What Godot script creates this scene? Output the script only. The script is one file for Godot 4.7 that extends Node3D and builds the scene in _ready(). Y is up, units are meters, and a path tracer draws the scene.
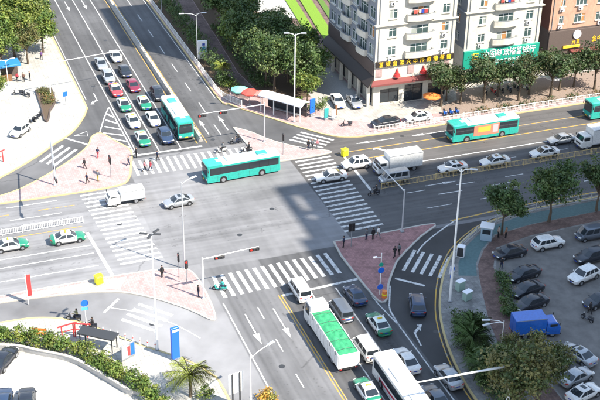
extends Node3D
# A city crossroads seen from a high window. x runs east along the cross street, -z runs north, y is up, metres.

var M := {}
var taken := {}
var cache := {}
var rng := RandomNumberGenerator.new()

# ------------------------------------------------------------------ mesh building
class MB:
	var st := SurfaceTool.new()
	func _init():
		st.begin(Mesh.PRIMITIVE_TRIANGLES)
		st.set_smooth_group(-1)
	func smooth(g: int) -> MB:
		st.set_smooth_group(g)
		return self
	func tri(a: Vector3, b: Vector3, c: Vector3):   # counter-clockwise seen from outside
		st.add_vertex(a); st.add_vertex(c); st.add_vertex(b)
	func quad(a: Vector3, b: Vector3, c: Vector3, d: Vector3):
		tri(a, b, c); tri(a, c, d)
	func oquad(a: Vector3, b: Vector3, c: Vector3, d: Vector3, o: Vector3):   # turned to face away from o
		if (b - a).cross(c - a).dot((a + b + c + d) / 4.0 - o) < 0.0:
			quad(a, d, c, b)
		else:
			quad(a, b, c, d)
	func otri(a: Vector3, b: Vector3, c: Vector3, o: Vector3):
		if (b - a).cross(c - a).dot((a + b + c) / 3.0 - o) < 0.0:
			tri(a, c, b)
		else:
			tri(a, b, c)
	func box(c: Vector3, s: Vector3, b := Basis.IDENTITY) -> MB:
		var h := s / 2.0
		var p := []
		for i in 8:
			p.append(c + b * Vector3(h.x if i & 1 else -h.x, h.y if i & 2 else -h.y, h.z if i & 4 else -h.z))
		for f in [[0, 1, 3, 2], [4, 5, 7, 6], [0, 1, 5, 4], [2, 3, 7, 6], [0, 2, 6, 4], [1, 3, 7, 5]]:
			oquad(p[f[0]], p[f[1]], p[f[2]], p[f[3]], c)
		return self
	func bev(c: Vector3, s: Vector3, r: float, b := Basis.IDENTITY) -> MB:   # box with chamfered edges
		var h := s / 2.0
		r = minf(r, minf(h.x, minf(h.y, h.z)) * 0.9)
		var v := func(sx: int, sy: int, sz: int, k: int) -> Vector3:
			return c + b * Vector3(sx * (h.x - (0.0 if k == 0 else r)), sy * (h.y - (0.0 if k == 1 else r)), sz * (h.z - (0.0 if k == 2 else r)))
		for s1 in [-1, 1]:
			oquad(v.call(s1, -1, -1, 0), v.call(s1, 1, -1, 0), v.call(s1, 1, 1, 0), v.call(s1, -1, 1, 0), c)
			oquad(v.call(-1, s1, -1, 1), v.call(1, s1, -1, 1), v.call(1, s1, 1, 1), v.call(-1, s1, 1, 1), c)
			oquad(v.call(-1, -1, s1, 2), v.call(1, -1, s1, 2), v.call(1, 1, s1, 2), v.call(-1, 1, s1, 2), c)
			for s2 in [-1, 1]:
				oquad(v.call(s1, s2, -1, 0), v.call(s1, s2, 1, 0), v.call(s1, s2, 1, 1), v.call(s1, s2, -1, 1), c)
				oquad(v.call(s1, -1, s2, 0), v.call(s1, 1, s2, 0), v.call(s1, 1, s2, 2), v.call(s1, -1, s2, 2), c)
				oquad(v.call(-1, s1, s2, 1), v.call(1, s1, s2, 1), v.call(1, s1, s2, 2), v.call(-1, s1, s2, 2), c)
				for s3 in [-1, 1]:
					otri(v.call(s1, s2, s3, 0), v.call(s1, s2, s3, 1), v.call(s1, s2, s3, 2), c)
		return self
	func cyl(a: Vector3, e: Vector3, ra: float, rb: float, n := 10, caps := true) -> MB:
		var d := (e - a).normalized()
		var u := d.cross(Vector3.UP if absf(d.y) < 0.9 else Vector3.RIGHT).normalized()
		var w := d.cross(u)
		var mid := (a + e) / 2.0
		for i in n:
			var t0 := TAU * i / n
			var t1 := TAU * (i + 1) / n
			var c0 := u * cos(t0) + w * sin(t0)
			var c1 := u * cos(t1) + w * sin(t1)
			st.set_smooth_group(7)
			oquad(a + c0 * ra, a + c1 * ra, e + c1 * rb, e + c0 * rb, mid)
			st.set_smooth_group(-1)
			if caps:
				otri(a, a + c0 * ra, a + c1 * ra, mid)
				otri(e, e + c0 * rb, e + c1 * rb, mid)
		return self
	func pipe(pts: Array, ra: float, rb: float, n := 8) -> MB:
		for i in pts.size() - 1:
			var k := float(pts.size() - 1)
			cyl(pts[i], pts[i + 1], lerpf(ra, rb, i / k), lerpf(ra, rb, (i + 1) / k), n)
		return self
	func poly(p: PackedVector2Array, y: float) -> MB:   # flat sheet facing up; p holds (x, z)
		var idx := Geometry2D.triangulate_polygon(p)
		for i in range(0, idx.size(), 3):
			var a := Vector3(p[idx[i]].x, y, p[idx[i]].y)
			var b := Vector3(p[idx[i + 1]].x, y, p[idx[i + 1]].y)
			var c := Vector3(p[idx[i + 2]].x, y, p[idx[i + 2]].y)
			otri(a, b, c, (a + b + c) / 3.0 - Vector3.UP)
		return self
	func prism(p: PackedVector2Array, y0: float, y1: float, bottom := false) -> MB:
		poly(p, y1)
		var cw := Geometry2D.is_polygon_clockwise(p)
		for i in p.size():
			var a := p[i]
			var b := p[(i + 1) % p.size()]
			var A := Vector3(a.x, y0, a.y)
			var B := Vector3(b.x, y0, b.y)
			var up := Vector3(0, y1 - y0, 0)
			if cw:
				quad(B, A, A + up, B + up)
			else:
				quad(A, B, B + up, A + up)
		if bottom:
			var idx := Geometry2D.triangulate_polygon(p)
			for i in range(0, idx.size(), 3):
				var a := Vector3(p[idx[i]].x, y0, p[idx[i]].y)
				var b := Vector3(p[idx[i + 1]].x, y0, p[idx[i + 1]].y)
				var c := Vector3(p[idx[i + 2]].x, y0, p[idx[i + 2]].y)
				otri(a, b, c, (a + b + c) / 3.0 + Vector3.UP)
		return self
	func loft(rings: Array, sg := 3, cap_a := true, cap_b := true) -> MB:   # closed rings of equal count
		var o := Vector3.ZERO
		for i in rings.size() - 1:
			var A: Array = rings[i]
			var B: Array = rings[i + 1]
			var n := A.size()
			o = Vector3.ZERO
			for j in n:
				o += A[j] + B[j]
			o /= 2.0 * n
			st.set_smooth_group(sg)
			for j in n:
				oquad(A[j], A[(j + 1) % n], B[(j + 1) % n], B[j], o)
		st.set_smooth_group(-1)
		for e in [[0, cap_a, 1], [rings.size() - 1, cap_b, rings.size() - 2]]:
			if not e[1]:
				continue
			var R: Array = rings[e[0]]
			var c := Vector3.ZERO
			var ins := Vector3.ZERO
			for j in R.size():
				c += R[j]; ins += rings[e[2]][j]
			c /= R.size(); ins /= R.size()
			for j in R.size():
				otri(R[j], R[(j + 1) % R.size()], c, ins)
		return self
	func strip(pts: Array, w: float, y: float) -> MB:   # ribbon of width w along (x, z) points
		for i in pts.size() - 1:
			var a: Vector2 = pts[i]
			var b: Vector2 = pts[i + 1]
			var n0 := nrm(pts, i) * w / 2.0
			var n1 := nrm(pts, i + 1) * w / 2.0
			poly(PackedVector2Array([a + n0, b + n1, b - n1, a - n0]), y)
		return self
	func wall(pts: Array, w: float, y0: float, y1: float) -> MB:   # upright ribbon of thickness w along points
		var L := PackedVector2Array()
		var R := PackedVector2Array()
		for i in pts.size():
			var n := nrm(pts, i) * w / 2.0
			L.append(pts[i] + n)
			R.append(pts[i] - n)
		for i in pts.size() - 1:
			var q := [L[i], L[i + 1], R[i + 1], R[i]]
			var c := Vector3((L[i].x + R[i + 1].x) / 2, (y0 + y1) / 2, (L[i].y + R[i + 1].y) / 2)
			var f := func(k: int, y: float) -> Vector3: return Vector3(q[k].x, y, q[k].y)
			oquad(f.call(0, y1), f.call(1, y1), f.call(2, y1), f.call(3, y1), c)
			oquad(f.call(0, y0), f.call(1, y0), f.call(1, y1), f.call(0, y1), c)
			oquad(f.call(2, y0), f.call(3, y0), f.call(3, y1), f.call(2, y1), c)
			if i == 0:
				oquad(f.call(0, y0), f.call(3, y0), f.call(3, y1), f.call(0, y1), c)
			if i == pts.size() - 2:
				oquad(f.call(1, y0), f.call(2, y0), f.call(2, y1), f.call(1, y1), c)
		return self
	static func nrm(pts: Array, i: int) -> Vector2:
		var d: Vector2 = pts[mini(i + 1, pts.size() - 1)] - pts[maxi(i - 1, 0)]
		d = d.normalized()
		return Vector2(-d.y, d.x)
	func done() -> ArrayMesh:
		st.generate_normals()
		return st.commit()

# ------------------------------------------------------------------ nodes
func numbered(called: String) -> String:
	var n: int = taken.get(called, 0)
	taken[called] = n + 1
	return called if n == 0 else "%s_%03d" % [called, n]

func thing(called: String, label: String, category: String, at := Vector3.ZERO, yaw := 0.0, group := "") -> Node3D:
	var o := Node3D.new()
	o.name = numbered(called)
	add_child(o, true)
	o.position = at
	o.rotation_degrees.y = yaw
	tag(o, label, category, group)
	return o

func tag(o: Node, label: String, category: String, group := ""):
	o.set_meta("label", label)
	o.set_meta("category", category)
	if group:
		o.set_meta("group", group)

func part(called: String, mesh: Mesh, m: Material, parent: Node, t := Transform3D()) -> MeshInstance3D:
	var o := MeshInstance3D.new()
	o.mesh = mesh
	o.material_override = m
	o.transform = t
	o.name = called
	if parent == self:
		o.name = numbered(called)
	parent.add_child(o, true)
	return o

func struct(called: String, mesh: Mesh, m: Material, parent: Node = self) -> MeshInstance3D:
	var o := part(called, mesh, m, parent)
	if parent == self:
		o.set_meta("kind", "structure")
	return o

func V2(a: Array) -> PackedVector2Array:
	var p := PackedVector2Array()
	for q in a:
		p.append(Vector2(q[0], q[1]))
	return p

func VA(a: Array) -> Array:
	var p := []
	for q in a:
		p.append(Vector2(q[0], q[1]))
	return p

func curve(a: Array, per := 4) -> Array:   # smooth curve through (x, z) points
	var p := VA(a)
	var out := []
	for i in p.size() - 1:
		var p0: Vector2 = p[maxi(i - 1, 0)]
		var p3: Vector2 = p[mini(i + 2, p.size() - 1)]
		for k in per:
			out.append(p[i].cubic_interpolate(p[i + 1], p0, p3, float(k) / per))
	out.append(p[p.size() - 1])
	return out

# ------------------------------------------------------------------ materials (linear base colours)
func plain(key: String, r: float, g: float, b: float, rough := 0.7, metal := 0.0) -> StandardMaterial3D:
	if M.has(key):
		return M[key]
	var m := StandardMaterial3D.new()
	m.resource_name = key
	m.albedo_color = Color(r, g, b).linear_to_srgb()
	m.roughness = rough
	m.metallic = metal
	M[key] = m
	return m

func car_paint(key: String, r: float, g: float, b: float, metal := 0.0) -> StandardMaterial3D:
	var m := plain("paint_" + key, r, g, b, 0.38, metal)
	m.clearcoat_enabled = true
	m.clearcoat = 0.7
	m.clearcoat_roughness = 0.08
	return m

func grained(key: String, r: float, g: float, b: float, spread: float, tile: float, rough := 0.85, freq := 0.02, oct := 5, sd := 1) -> StandardMaterial3D:
	var m := plain(key, 1, 1, 1, rough)
	m.albedo_color = Color.WHITE
	var n := FastNoiseLite.new()
	n.seed = sd
	n.frequency = freq
	n.fractal_octaves = oct
	n.fractal_gain = 0.62
	var t := NoiseTexture2D.new()
	t.width = 512
	t.height = 512
	t.seamless = true
	t.noise = n
	var gr := Gradient.new()
	var c := Color(r, g, b)
	gr.set_color(0, (c * (1.0 - spread)).linear_to_srgb())
	gr.set_color(1, Color(c.r * (1.0 + spread), c.g * (1.0 + spread), c.b * (1.0 + spread)).linear_to_srgb())
	t.color_ramp = gr
	m.albedo_texture = t
	m.uv1_triplanar = true
	m.uv1_world_triplanar = true
	m.uv1_scale = Vector3.ONE / tile
	return m

# paving with joints too fine to tell apart from here, and broad stains over it
func paved(key: String, r: float, g: float, b: float, tone: float, slab_size: float, stain: float, sd: int) -> StandardMaterial3D:
	var m := plain(key, 1, 1, 1, .9)
	m.albedo_color = Color.WHITE
	var rr := RandomNumberGenerator.new()
	rr.seed = sd
	var n := 256
	var im := Image.create(n, n, false, Image.FORMAT_RGB8)
	var c := Color(r, g, b)
	for j in 8:
		for i in 8:
			var t := 1.0 + rr.randf_range(-tone, tone)
			im.fill_rect(Rect2i(i * 32, j * 32, 32, 32), (c * .62).linear_to_srgb())
			im.fill_rect(Rect2i(i * 32 + 1, j * 32 + 1, 30, 30), Color(c.r * t, c.g * t, c.b * t).linear_to_srgb())
	m.albedo_texture = ImageTexture.create_from_image(im)
	m.uv1_triplanar = true
	m.uv1_world_triplanar = true
	m.uv1_scale = Vector3.ONE / (slab_size * 8.0)
	stained(m, stain, 17.0, sd)
	return m

func stained(m: StandardMaterial3D, stain: float, tile: float, sd: int):
	var n := FastNoiseLite.new()
	n.seed = sd
	n.frequency = .012
	n.fractal_octaves = 6
	n.fractal_gain = .65
	var t := NoiseTexture2D.new()
	t.width = 512
	t.height = 512
	t.seamless = true
	t.noise = n
	var gr := Gradient.new()
	gr.set_color(0, Color(1.0 - stain, 1.0 - stain, 1.0 - stain).linear_to_srgb())
	gr.set_color(1, Color.WHITE)
	gr.set_offset(0, .25)
	gr.set_offset(1, .62)
	t.color_ramp = gr
	m.detail_enabled = true
	m.detail_blend_mode = BaseMaterial3D.BLEND_MODE_MUL
	m.detail_uv_layer = BaseMaterial3D.DETAIL_UV_2
	m.detail_albedo = t
	m.uv2_triplanar = true
	m.uv2_world_triplanar = true
	m.uv2_scale = Vector3.ONE / tile

func leafy(key: String, r: float, g: float, b: float) -> StandardMaterial3D:
	var m := plain(key, 1, 1, 1, 0.6)
	m.albedo_color = Color.WHITE
	m.vertex_color_use_as_albedo = true
	m.backlight_enabled = true
	m.backlight = Color(r, g, b).linear_to_srgb()
	m.cull_mode = BaseMaterial3D.CULL_DISABLED
	return m

func materials():
	plain("tyre", .012, .012, .013, .85)
	plain("rim", .42, .43, .45, .35, .7)
	plain("dark", .018, .019, .021, .6)
	plain("trim", .035, .036, .04, .5)
	var gl := plain("glass", .02, .027, .034, .06)
	gl.metallic_specular = .6
	var gl2 := plain("house_glass", .05, .085, .085, .08)
	gl2.metallic_specular = .7
	plain("lamp_glass", .75, .75, .72, .15)
	plain("tail_red", .35, .015, .012, .25)
	plain("plate_blue", .02, .06, .35, .5)
	plain("plate_yellow", .6, .42, .02, .5)
	plain("white_paint", .78, .78, .76, .45)
	plain("galvanised", .5, .52, .54, .45, .35)
	plain("grey_metal", .3, .32, .34, .5, .4)
	plain("dark_metal", .05, .052, .055, .5, .3)
	plain("signal_black", .012, .012, .014, .5)
	plain("signal_red", .5, .03, .02, .3)
	plain("signal_green", .02, .4, .2, .3)
	plain("skin", .48, .29, .2, .6)
	plain("hair", .012, .01, .009, .55)
	plain("shoe", .02, .02, .022, .6)
	plain("sign_blue", .015, .13, .62, .4)
	plain("sign_red", .55, .05, .05, .5)
	plain("yellow_paint", .72, .44, .04, .6)
	plain("bright_yellow", .85, .75, .02, .5)
	plain("character_yellow", .85, .55, .04, .5)
	plain("sign_green", .01, .3, .21, .5)
	plain("teal", .03, .46, .4, .35)
	plain("stop_teal", .03, .3, .3, .6)
	plain("red_figure", .5, .03, .03, .6)
	plain("orange", .75, .22, .05, .5)
	plain("umbrella_red", .6, .08, .06, .7)
	plain("canvas_white", .75, .76, .78, .7)
	plain("canvas_green", .2, .55, .45, .7)
	plain("hatch_wood", .2, .1, .05, .7)
	for q in [["marking", 9.0], ["marking_yellow", 11.0]]:
		var mk := grained(q[0], .5, .5, .5, .3, q[1], .7, .03, 6, 5)
		var ramp: Gradient = mk.albedo_texture.color_ramp
		var full := Color(.56, .56, .55) if q[0] == "marking" else Color(.5, .3, .05)
		ramp.set_color(0, Color(.27, .27, .265).linear_to_srgb())
		ramp.set_offset(0, .25)
		ramp.set_color(1, full.linear_to_srgb())
		ramp.set_offset(1, .5)
	paved("pavement", .4, .38, .345, .1, .5, .2, 11)
	paved("plaza", .42, .41, .38, .1, .6, .16, 12)
	grained("court", .46, .45, .43, .12, 14.0, .9, .02, 6, 12)
	paved("pink_pavement", .43, .31, .297, .11, .3, .18, 13)
	paved("red_pavement", .32, .17, .165, .16, .3, .25, 14)
	paved("brown_pavement", .17, .11, .095, .2, .3, .35, 15)
	grained("teal_pavement", .09, .155, .16, .18, 8.0, .9, .03, 6, 16)
	grained("lot", .16, .15, .14, .25, 16.0, .9, .015, 6, 17)
	grained("kerb", .42, .4, .36, .2, 3.0, .9, .04, 5, 18)
	grained("kerb_yellow", .5, .4, .2, .3, 2.5, .85, .06, 5, 19)
	grained("concrete", .38, .37, .35, .2, 5.0, .9, .03, 6, 20)
	grained("soil", .1, .07, .045, .35, 4.0, 1.0, .04, 6, 21)
	paved("park_paving", .17, .12, .11, .2, .3, .35, 22)
	grained("bark", .11, .085, .06, .35, 1.5, .95, .05, 5, 23)
	grained("wall_cream", .6, .57, .49, .1, 9.0, .85, .02, 6, 24)
	grained("wall_peach", .5, .3, .21, .1, 9.0, .85, .02, 6, 25)
	for k in ["wall_cream", "wall_peach"]:
		M[k].uv1_scale = Vector3(1 / 4.0, 1 / 16.0, 1 / 4.0)   # rain streaks
		stained(M[k], .14, 11.0, 77)
	grained("wall_brown", .1, .075, .065, .12, 5.0, .8, .03, 5, 26)
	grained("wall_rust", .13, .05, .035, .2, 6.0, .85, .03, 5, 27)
	grained("wall_grey", .3, .32, .34, .1, 8.0, .8, .02, 5, 28)
	grained("grass", .09, .17, .025, .35, 5.0, .95, .04, 6, 29)
	grained("lawn_bright", .15, .27, .02, .3, 6.0, .95, .04, 6, 30)
	grained("ground_earth", .14, .13, .11, .25, 20.0, .95, .02, 6, 31)
	grained("earthy_pavement", .26, .2, .165, .35, 5.0, .95, .05, 6, 35)
	paved("grey_paving", .24, .235, .225, .12, .5, .35, 34)
	grained("tarp", .035, .3, .13, .3, 2.5, .7, .03, 5, 32)
	grained("cargo_white", .7, .7, .68, .06, 4.0, .5, .02, 5, 33)
	leafy("leaf", .16, .24, .05)
	leafy("leaf_yellow", .16, .16, .03)

# ------------------------------------------------------------------ start
func _ready():
	rng.seed = 20240607
	# camera
	var cam := Camera3D.new()
	cam.name = "camera"
	add_child(cam)
	cam.position = Vector3(-50.725, 80.0, 136.907)
	cam.basis = Basis(Vector3.UP, deg_to_rad(-20.33)) * Basis(Vector3.RIGHT, deg_to_rad(-28.72)) * Basis(Vector3.BACK, deg_to_rad(0.89))
	cam.fov = 19.32
	cam.near = 1.0
	cam.far = 2500.0
	cam.current = true
	# sky
	var we := WorldEnvironment.new()
	we.name = "world"
	var env := Environment.new()
	env.background_mode = Environment.BG_SKY
	var sm := ProceduralSkyMaterial.new()
	sm.sky_top_color = Color(.46, .54, .65)
	sm.sky_horizon_color = Color(.86, .87, .88)
	sm.sky_curve = .18
	sm.ground_bottom_color = Color(.3, .3, .3)
	sm.ground_horizon_color = Color(.6, .66, .72)
	sm.sky_energy_multiplier = 1.12
	var sky := Sky.new()
	sky.sky_material = sm
	env.sky = sky
	env.tonemap_mode = Environment.TONE_MAPPER_LINEAR
	env.tonemap_exposure = 2.5
	env.sdfgi_enabled = true
	env.ssao_enabled = true
	env.ssil_enabled = true
	we.environment = env
	add_child(we)
	# sun: from the south-east, 47 degrees high
	var sun := DirectionalLight3D.new()
	sun.name = "sun"
	var el := deg_to_rad(47.0)
	var hd := deg_to_rad(39.5)
	var dir := Vector3(-sin(hd) * cos(el), -sin(el), -cos(hd) * cos(el))
	sun.basis = Basis.looking_at(dir, Vector3.UP)
	sun.light_energy = 1.4
	sun.light_color = Color(1.0, .965, .91)
	sun.light_angular_distance = .5
	sun.shadow_enabled = true
	add_child(sun)

	materials()
	setting()
	markings()
	buildings()
	fences()
	greenery()
	vehicles()
	people()
	street_furniture()

# ------------------------------------------------------------------ ground, roads, pavements
func road_picture() -> ImageTexture:
	var N := 1024
	var na := FastNoiseLite.new()
	na.seed = 3; na.frequency = .03; na.fractal_octaves = 5; na.fractal_gain = .6
	var nb := FastNoiseLite.new()
	nb.seed = 9; nb.frequency = .012; nb.fractal_octaves = 4
	var A := na.get_seamless_image(512, 512).get_data()
	var B := nb.get_seamless_image(512, 512).get_data()
	var lut := PackedByteArray()
	lut.resize(1025)
	for i in 1025:
		lut[i] = int(Color(i / 1024.0, 0, 0).linear_to_srgb().r * 255.0 + .5)
	# repair patches: x0, z0, x1, z1, factor
	var patches := [[-18.3, -74, -15.3, -66, .86], [-14.9, -88, -12, -80, 1.14], [-7.6, -40, -4.6, -34, .9], [-22, -9.5, -12, -6.8, 1.08], [-20, 3, -6, 5.2, 1.07], [-9, -4, 1.5, -.5, .95],
		[14, 2, 24, 4.2, .88], [30, -4, 36, -1.5, 1.15], [-17.4, 33, -14.6, 42, .93], [-40, 6, -31, 8.5, 1.06], [-36, -2.8, -29, -.3, .93], [38, 5.2, 47, 8, 1.12], [-13.6, -10, -11.2, 2, .95], [-3, 30, -.6, 37, .9], [26, -15.8, 33, -13, 1.1]]
	var cells := {}
	var data := PackedByteArray()
	data.resize(N * N * 3)
	var s := 160.0 / N
	for j in N:
		var z := -105.0 + (j + .5) * s
		for i in N:
			var x := -60.0 + (i + .5) * s
			var iso := A[(j & 511) * 512 + (i & 511)] / 255.0 - .5
			var big := B[((j >> 1) & 511) * 512 + ((i >> 1) & 511)] / 255.0 - .5
			var sx := A[((j * 3) & 511) * 512 + ((i >> 4) + 77 & 511)] / 255.0 - .5
			var sz := A[((j >> 4) + 31 & 511) * 512 + ((i * 3) & 511)] / 255.0 - .5
			var t := .185
			var str := sx
			var warm := 1.0
			if z < -20.2 and x > -24.5 and x < 1.5:
				t = .088; str = sz
			elif x > 2.8 and z < 12.6 and z > -17.5:
				t = .082; str = sx
				warm = 1.06 if z < -5.0 else 1.0
			elif z > 13.4 and x > -18.2 and x < -10.6:
				t = .14; str = sz
			elif z > 13.4 and x >= -10.6 and x < 1.0:
				t = .085; str = sz
			elif z > 13.4 and x >= 1.0:
				t = .05; str = big
			elif x < -22.0 and z > -12.5 and z < 12.0:
				t = .215; str = sx
			elif x < -18.2 and z >= 12.0:
				t = .2; str = big
			elif z <= -12.5 and x < -21:
				t = .11; str = big
			elif z <= -13 and x > 0:
				t = .085; str = big
			else:
				str = sx * .8 + sz * .35
			for q in patches:
				if x > q[0] and x < q[2] and z > q[1] and z < q[3]:
					t *= q[4]
			t *= 1.0 + .34 * iso + .4 * big + .55 * str
			var k := (j * N + i) * 3
			data[k] = lut[clampi(int(t * warm * 1024.0), 0, 1024)]
			data[k + 1] = lut[clampi(int(t * 1024.0), 0, 1024)]
			data[k + 2] = lut[clampi(int(t * (2.03 - warm) * 1024.0), 0, 1024)]
	# wheel tracks polished by tyres, drips along the lane middles, and sealed cracks
	var rr := RandomNumberGenerator.new()
	rr.seed = 12
	var put := func(x: float, z: float, f: float):
		var i := int((x + 60.0) / s)
		var j := int((z + 105.0) / s)
		if i < 0 or j < 0 or i >= N or j >= N:
			return
		var k := (j * N + i) * 3
		for c in 3:
			data[k + c] = clampi(int(data[k + c] * f), 0, 255)
	for q in [["z", -16.8, -105, -21], ["z", -13.4, -105, -21], ["z", -10.2, -105, -21], ["z", -20.3, -105, -46], ["z", -6.2, -105, -20], ["z", -2.9, -105, -20], ["z", -16, 20, 55], ["z", -12.4, 20, 55], ["z", -8.5, 21, 55], ["z", -5.2, 21, 55], ["z", -2, 21, 55],
			["x", -14.2, 12, 100], ["x", -10.8, 10, 100], ["x", -4.2, 9, 100], ["x", -1.2, 9, 100], ["x", 1.9, 10, 100], ["x", 6.2, 10, 100], ["x", 9.6, 12, 100], ["x", -8.9, -60, -22], ["x", -5.6, -60, -22], ["x", 1.2, -60, -30], ["x", 4, -60, -30], ["x", 6.6, -60, -30], ["x", -4.4, -22, 3], ["x", 1.4, -22, 3], ["x", 5, -22, 3]]:
		var a: float = q[2]
		while a < q[3]:
			for w in [-.9, -.75, .75, .9]:
				var f := rr.randf_range(.93, 1.0)
				if q[0] == "z": put.call(q[1] + w, a, f)
				else: put.call(a, q[1] + w, f)
			if rr.randf() < .3:
				var f := rr.randf_range(.78, .95)
				var w := rr.randf_range(-.25, .25)
				if q[0] == "z": put.call(q[1] + w, a, f)
				else: put.call(a, q[1] + w, f)
			a += s
	for c in 260:
		var lx: float = [-16.8, -13.4, -10.2, -6.2, -2.9, -8.5, -5.2, -2.0][c % 8]
		var p := Vector2(lx + rr.randfn() * .4, (rr.randf_range(-60, -14) if c % 8 < 5 else rr.randf_range(13, 52)))
		if c % 5 == 0:
			p = Vector2(rr.randf_range(-45, 60), rr.randf_range(-12, 10))
		var f := rr.randf_range(.72, .92)
		for k in rr.randi_range(2, 9):
			put.call(p.x + rr.randfn() * .22, p.y + rr.randfn() * .3, f)
	for c in 70:
		var p := Vector2(rr.randf_range(-45, 60), rr.randf_range(-100, 52))
		if p.x < -17 and p.y > 8:
			continue
		var d := Vector2.from_angle(rr.randf() * TAU) if c % 3 == 0 else (Vector2.RIGHT if c % 3 == 1 else Vector2.DOWN)
		for k in rr.randi_range(20, 90):
			put.call(p.x, p.y, .8)
			d = d.rotated(rr.randfn() * .16)
			p += d * s
	return ImageTexture.create_from_image(Image.create_from_data(N, N, false, Image.FORMAT_RGB8, data))

func slab(called: String, edge: Array, rest: Array, m: Material, km: Material, h := .13, kerb_closed := false) -> MeshInstance3D:
	var p := PackedVector2Array()
	for q in edge:
		p.append(q)
	for q in rest:
		p.append(Vector2(q[0], q[1]))
	var o := struct(called, MB.new().prism(p, -.05, h).done(), m)
	var e := edge.duplicate()
	if kerb_closed:
		e.append(edge[0])
	part("kerb", MB.new().wall(e, .26, -.02, h + .025).done(), km, o)
	return o

func setting():
	var far := MB.new().poly(V2([[-900, -900], [900, -900], [900, 900], [-900, 900]]), -.06).done()
	struct("ground", far, M.ground_earth)
	var st := SurfaceTool.new()
	st.begin(Mesh.PRIMITIVE_TRIANGLES)
	var cs := [[-60, -105], [100, -105], [100, 55], [-60, 55]]
	for i in [0, 1, 2, 0, 2, 3]:
		st.set_normal(Vector3.UP)
		st.set_uv(Vector2((cs[i][0] + 60) / 160.0, (cs[i][1] + 105) / 160.0))
		st.add_vertex(Vector3(cs[i][0], 0, cs[i][1]))
	var rm := plain("asphalt", 1, 1, 1, .82)
	rm.albedo_color = Color.WHITE
	rm.albedo_texture = road_picture()
	var road := struct("road", st.commit(), rm)
	for q in [[-19.8, -49.2], [-13.4, -70], [-6.2, -22.8], [-25.6, -1.4], [-11, 6.6], [-4.6, 1.2], [18, 8.6], [32.5, 6.2], [-15.2, 36], [-27, 23.2], [22.4, -14.6], [4.2, 35.5]]:
		part("manhole_cover", MB.new().cyl(Vector3(q[0], -.01, q[1]), Vector3(q[0], .006, q[1]), .36, .36, 18).done(), M.dark_metal, road)

	# north-west: open plaza and pavement round the slip lane
	slab("pavement_north_west", curve([[-22.5, -112], [-22.5, -60], [-22.5, -42], [-22.7, -40], [-23.8, -37], [-25.9, -33], [-27.9, -30.5], [-29.8, -28.8], [-33.4, -25], [-39.2, -20.1], [-47, -15.6], [-62, -14.2]]),
		[[-140, -14.2], [-140, -112]], M.plaza, M.kerb_yellow)
	slab("island_north_west", curve([[-46, -12.5], [-39.9, -14.4], [-36.3, -16], [-31.6, -19.6], [-27.7, -23.2], [-25, -26.6], [-23.9, -29.4], [-22.3, -30.3], [-20.6, -26.5], [-19.2, -22.8], [-20.2, -18.3], [-21.4, -14.2], [-23.4, -12.3], [-30.5, -12], [-40.2, -12.2]], 3),
		[], M.pink_pavement, M.kerb_yellow, .12, true)
	# north-east
	slab("pavement_north_east", curve([[-.8, -112], [-.8, -60], [-.9, -37.2], [0, -35], [1.4, -32.4], [3.6, -29.2], [5.9, -25.8], [8.3, -22.4], [11.4, -18.5], [14.4, -16.7], [20, -16.3], [40, -16.5], [120, -17]]),
		[[120, -112]], M.pink_pavement, M.kerb_yellow)
	slab("island_north_east", curve([[-1.9, -25.9], [.3, -23.2], [1.7, -20.4], [3.7, -17.7], [6.2, -15.3], [9.5, -13.2], [8.9, -12.5], [4.5, -12.3], [-.6, -12.6], [-1.4, -15], [-1.7, -20]], 3), [], M.pink_pavement, M.kerb, .12, true)
	# south-east
	slab("pavement_south_east", curve([[120, 12.6], [41, 12.8], [27.9, 13.2], [22, 14.6], [18.4, 16.5], [14.7, 19.4], [12.1, 22.4], [9.9, 25.5], [7.6, 29.5], [5.8, 33.5], [4.3, 38.3], [3.3, 43], [2.7, 48.5], [2.5, 60]]),
		[[2.5, 220], [120, 220]], M.grey_paving, M.kerb_yellow)
	slab("island_south_east", curve([[.3, 12.4], [8, 12.35], [15.2, 12.35], [11.8, 14.9], [7, 18.9], [5.3, 20.9], [3, 24.3], [1.4, 27.4], [.3, 27.3], [0, 22], [-.1, 16]], 3), [], M.red_pavement, M.kerb, .12, true)
	# south-west
	slab("island_south_west", curve([[-60, 12.4], [-44, 12.9], [-36, 13.6], [-30, 14.9], [-25.9, 17.6], [-22.2, 21.6], [-20.2, 24.6], [-19.5, 23.9], [-19.2, 19.5], [-19.4, 14.6], [-21.1, 12.3], [-30, 11.5], [-60, 11.7]], 3), [], M.pink_pavement, M.kerb, .12, true)
	slab("pavement_south_west", curve([[-62, 17], [-44, 17.3], [-39, 17.9], [-35.2, 20], [-32.4, 23.2], [-29.9, 26.4], [-27.4, 29], [-24.8, 31.9], [-23.2, 34.9], [-22.6, 38.5], [-22.5, 60]]), [[-22.5, 140], [-140, 140], [-140, 17]], M.plaza, M.kerb_yellow)
	# sheets of other paving on the pavements
	struct("bicycle_path", MB.new().poly(V2([[120, 13.6], [41, 13.7], [28, 14.1], [22.4, 15.5], [19.2, 17.1], [16.2, 19.4], [13.6, 22.6], [12.2, 25.4], [14.4, 26.2], [15.6, 23.6], [18, 20.6], [21.5, 17.6], [28, 16.7], [41, 16.4], [120, 16.3]]), .136).done(), M.teal_pavement)
	struct("path_south_east", MB.new().poly(V2([[120, 16.4], [41, 16.5], [28, 16.8], [21.6, 17.8], [18.2, 20.8], [15.8, 23.8], [14.6, 26.4], [13.2, 30], [11, 36], [9, 44], [8.4, 60], [11, 60], [12, 44], [14, 36.5], [16, 30], [17.4, 25], [20, 20.8], [26, 19.4], [41, 18.6], [120, 18.4]]), .137).done(), M.brown_pavement)
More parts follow.
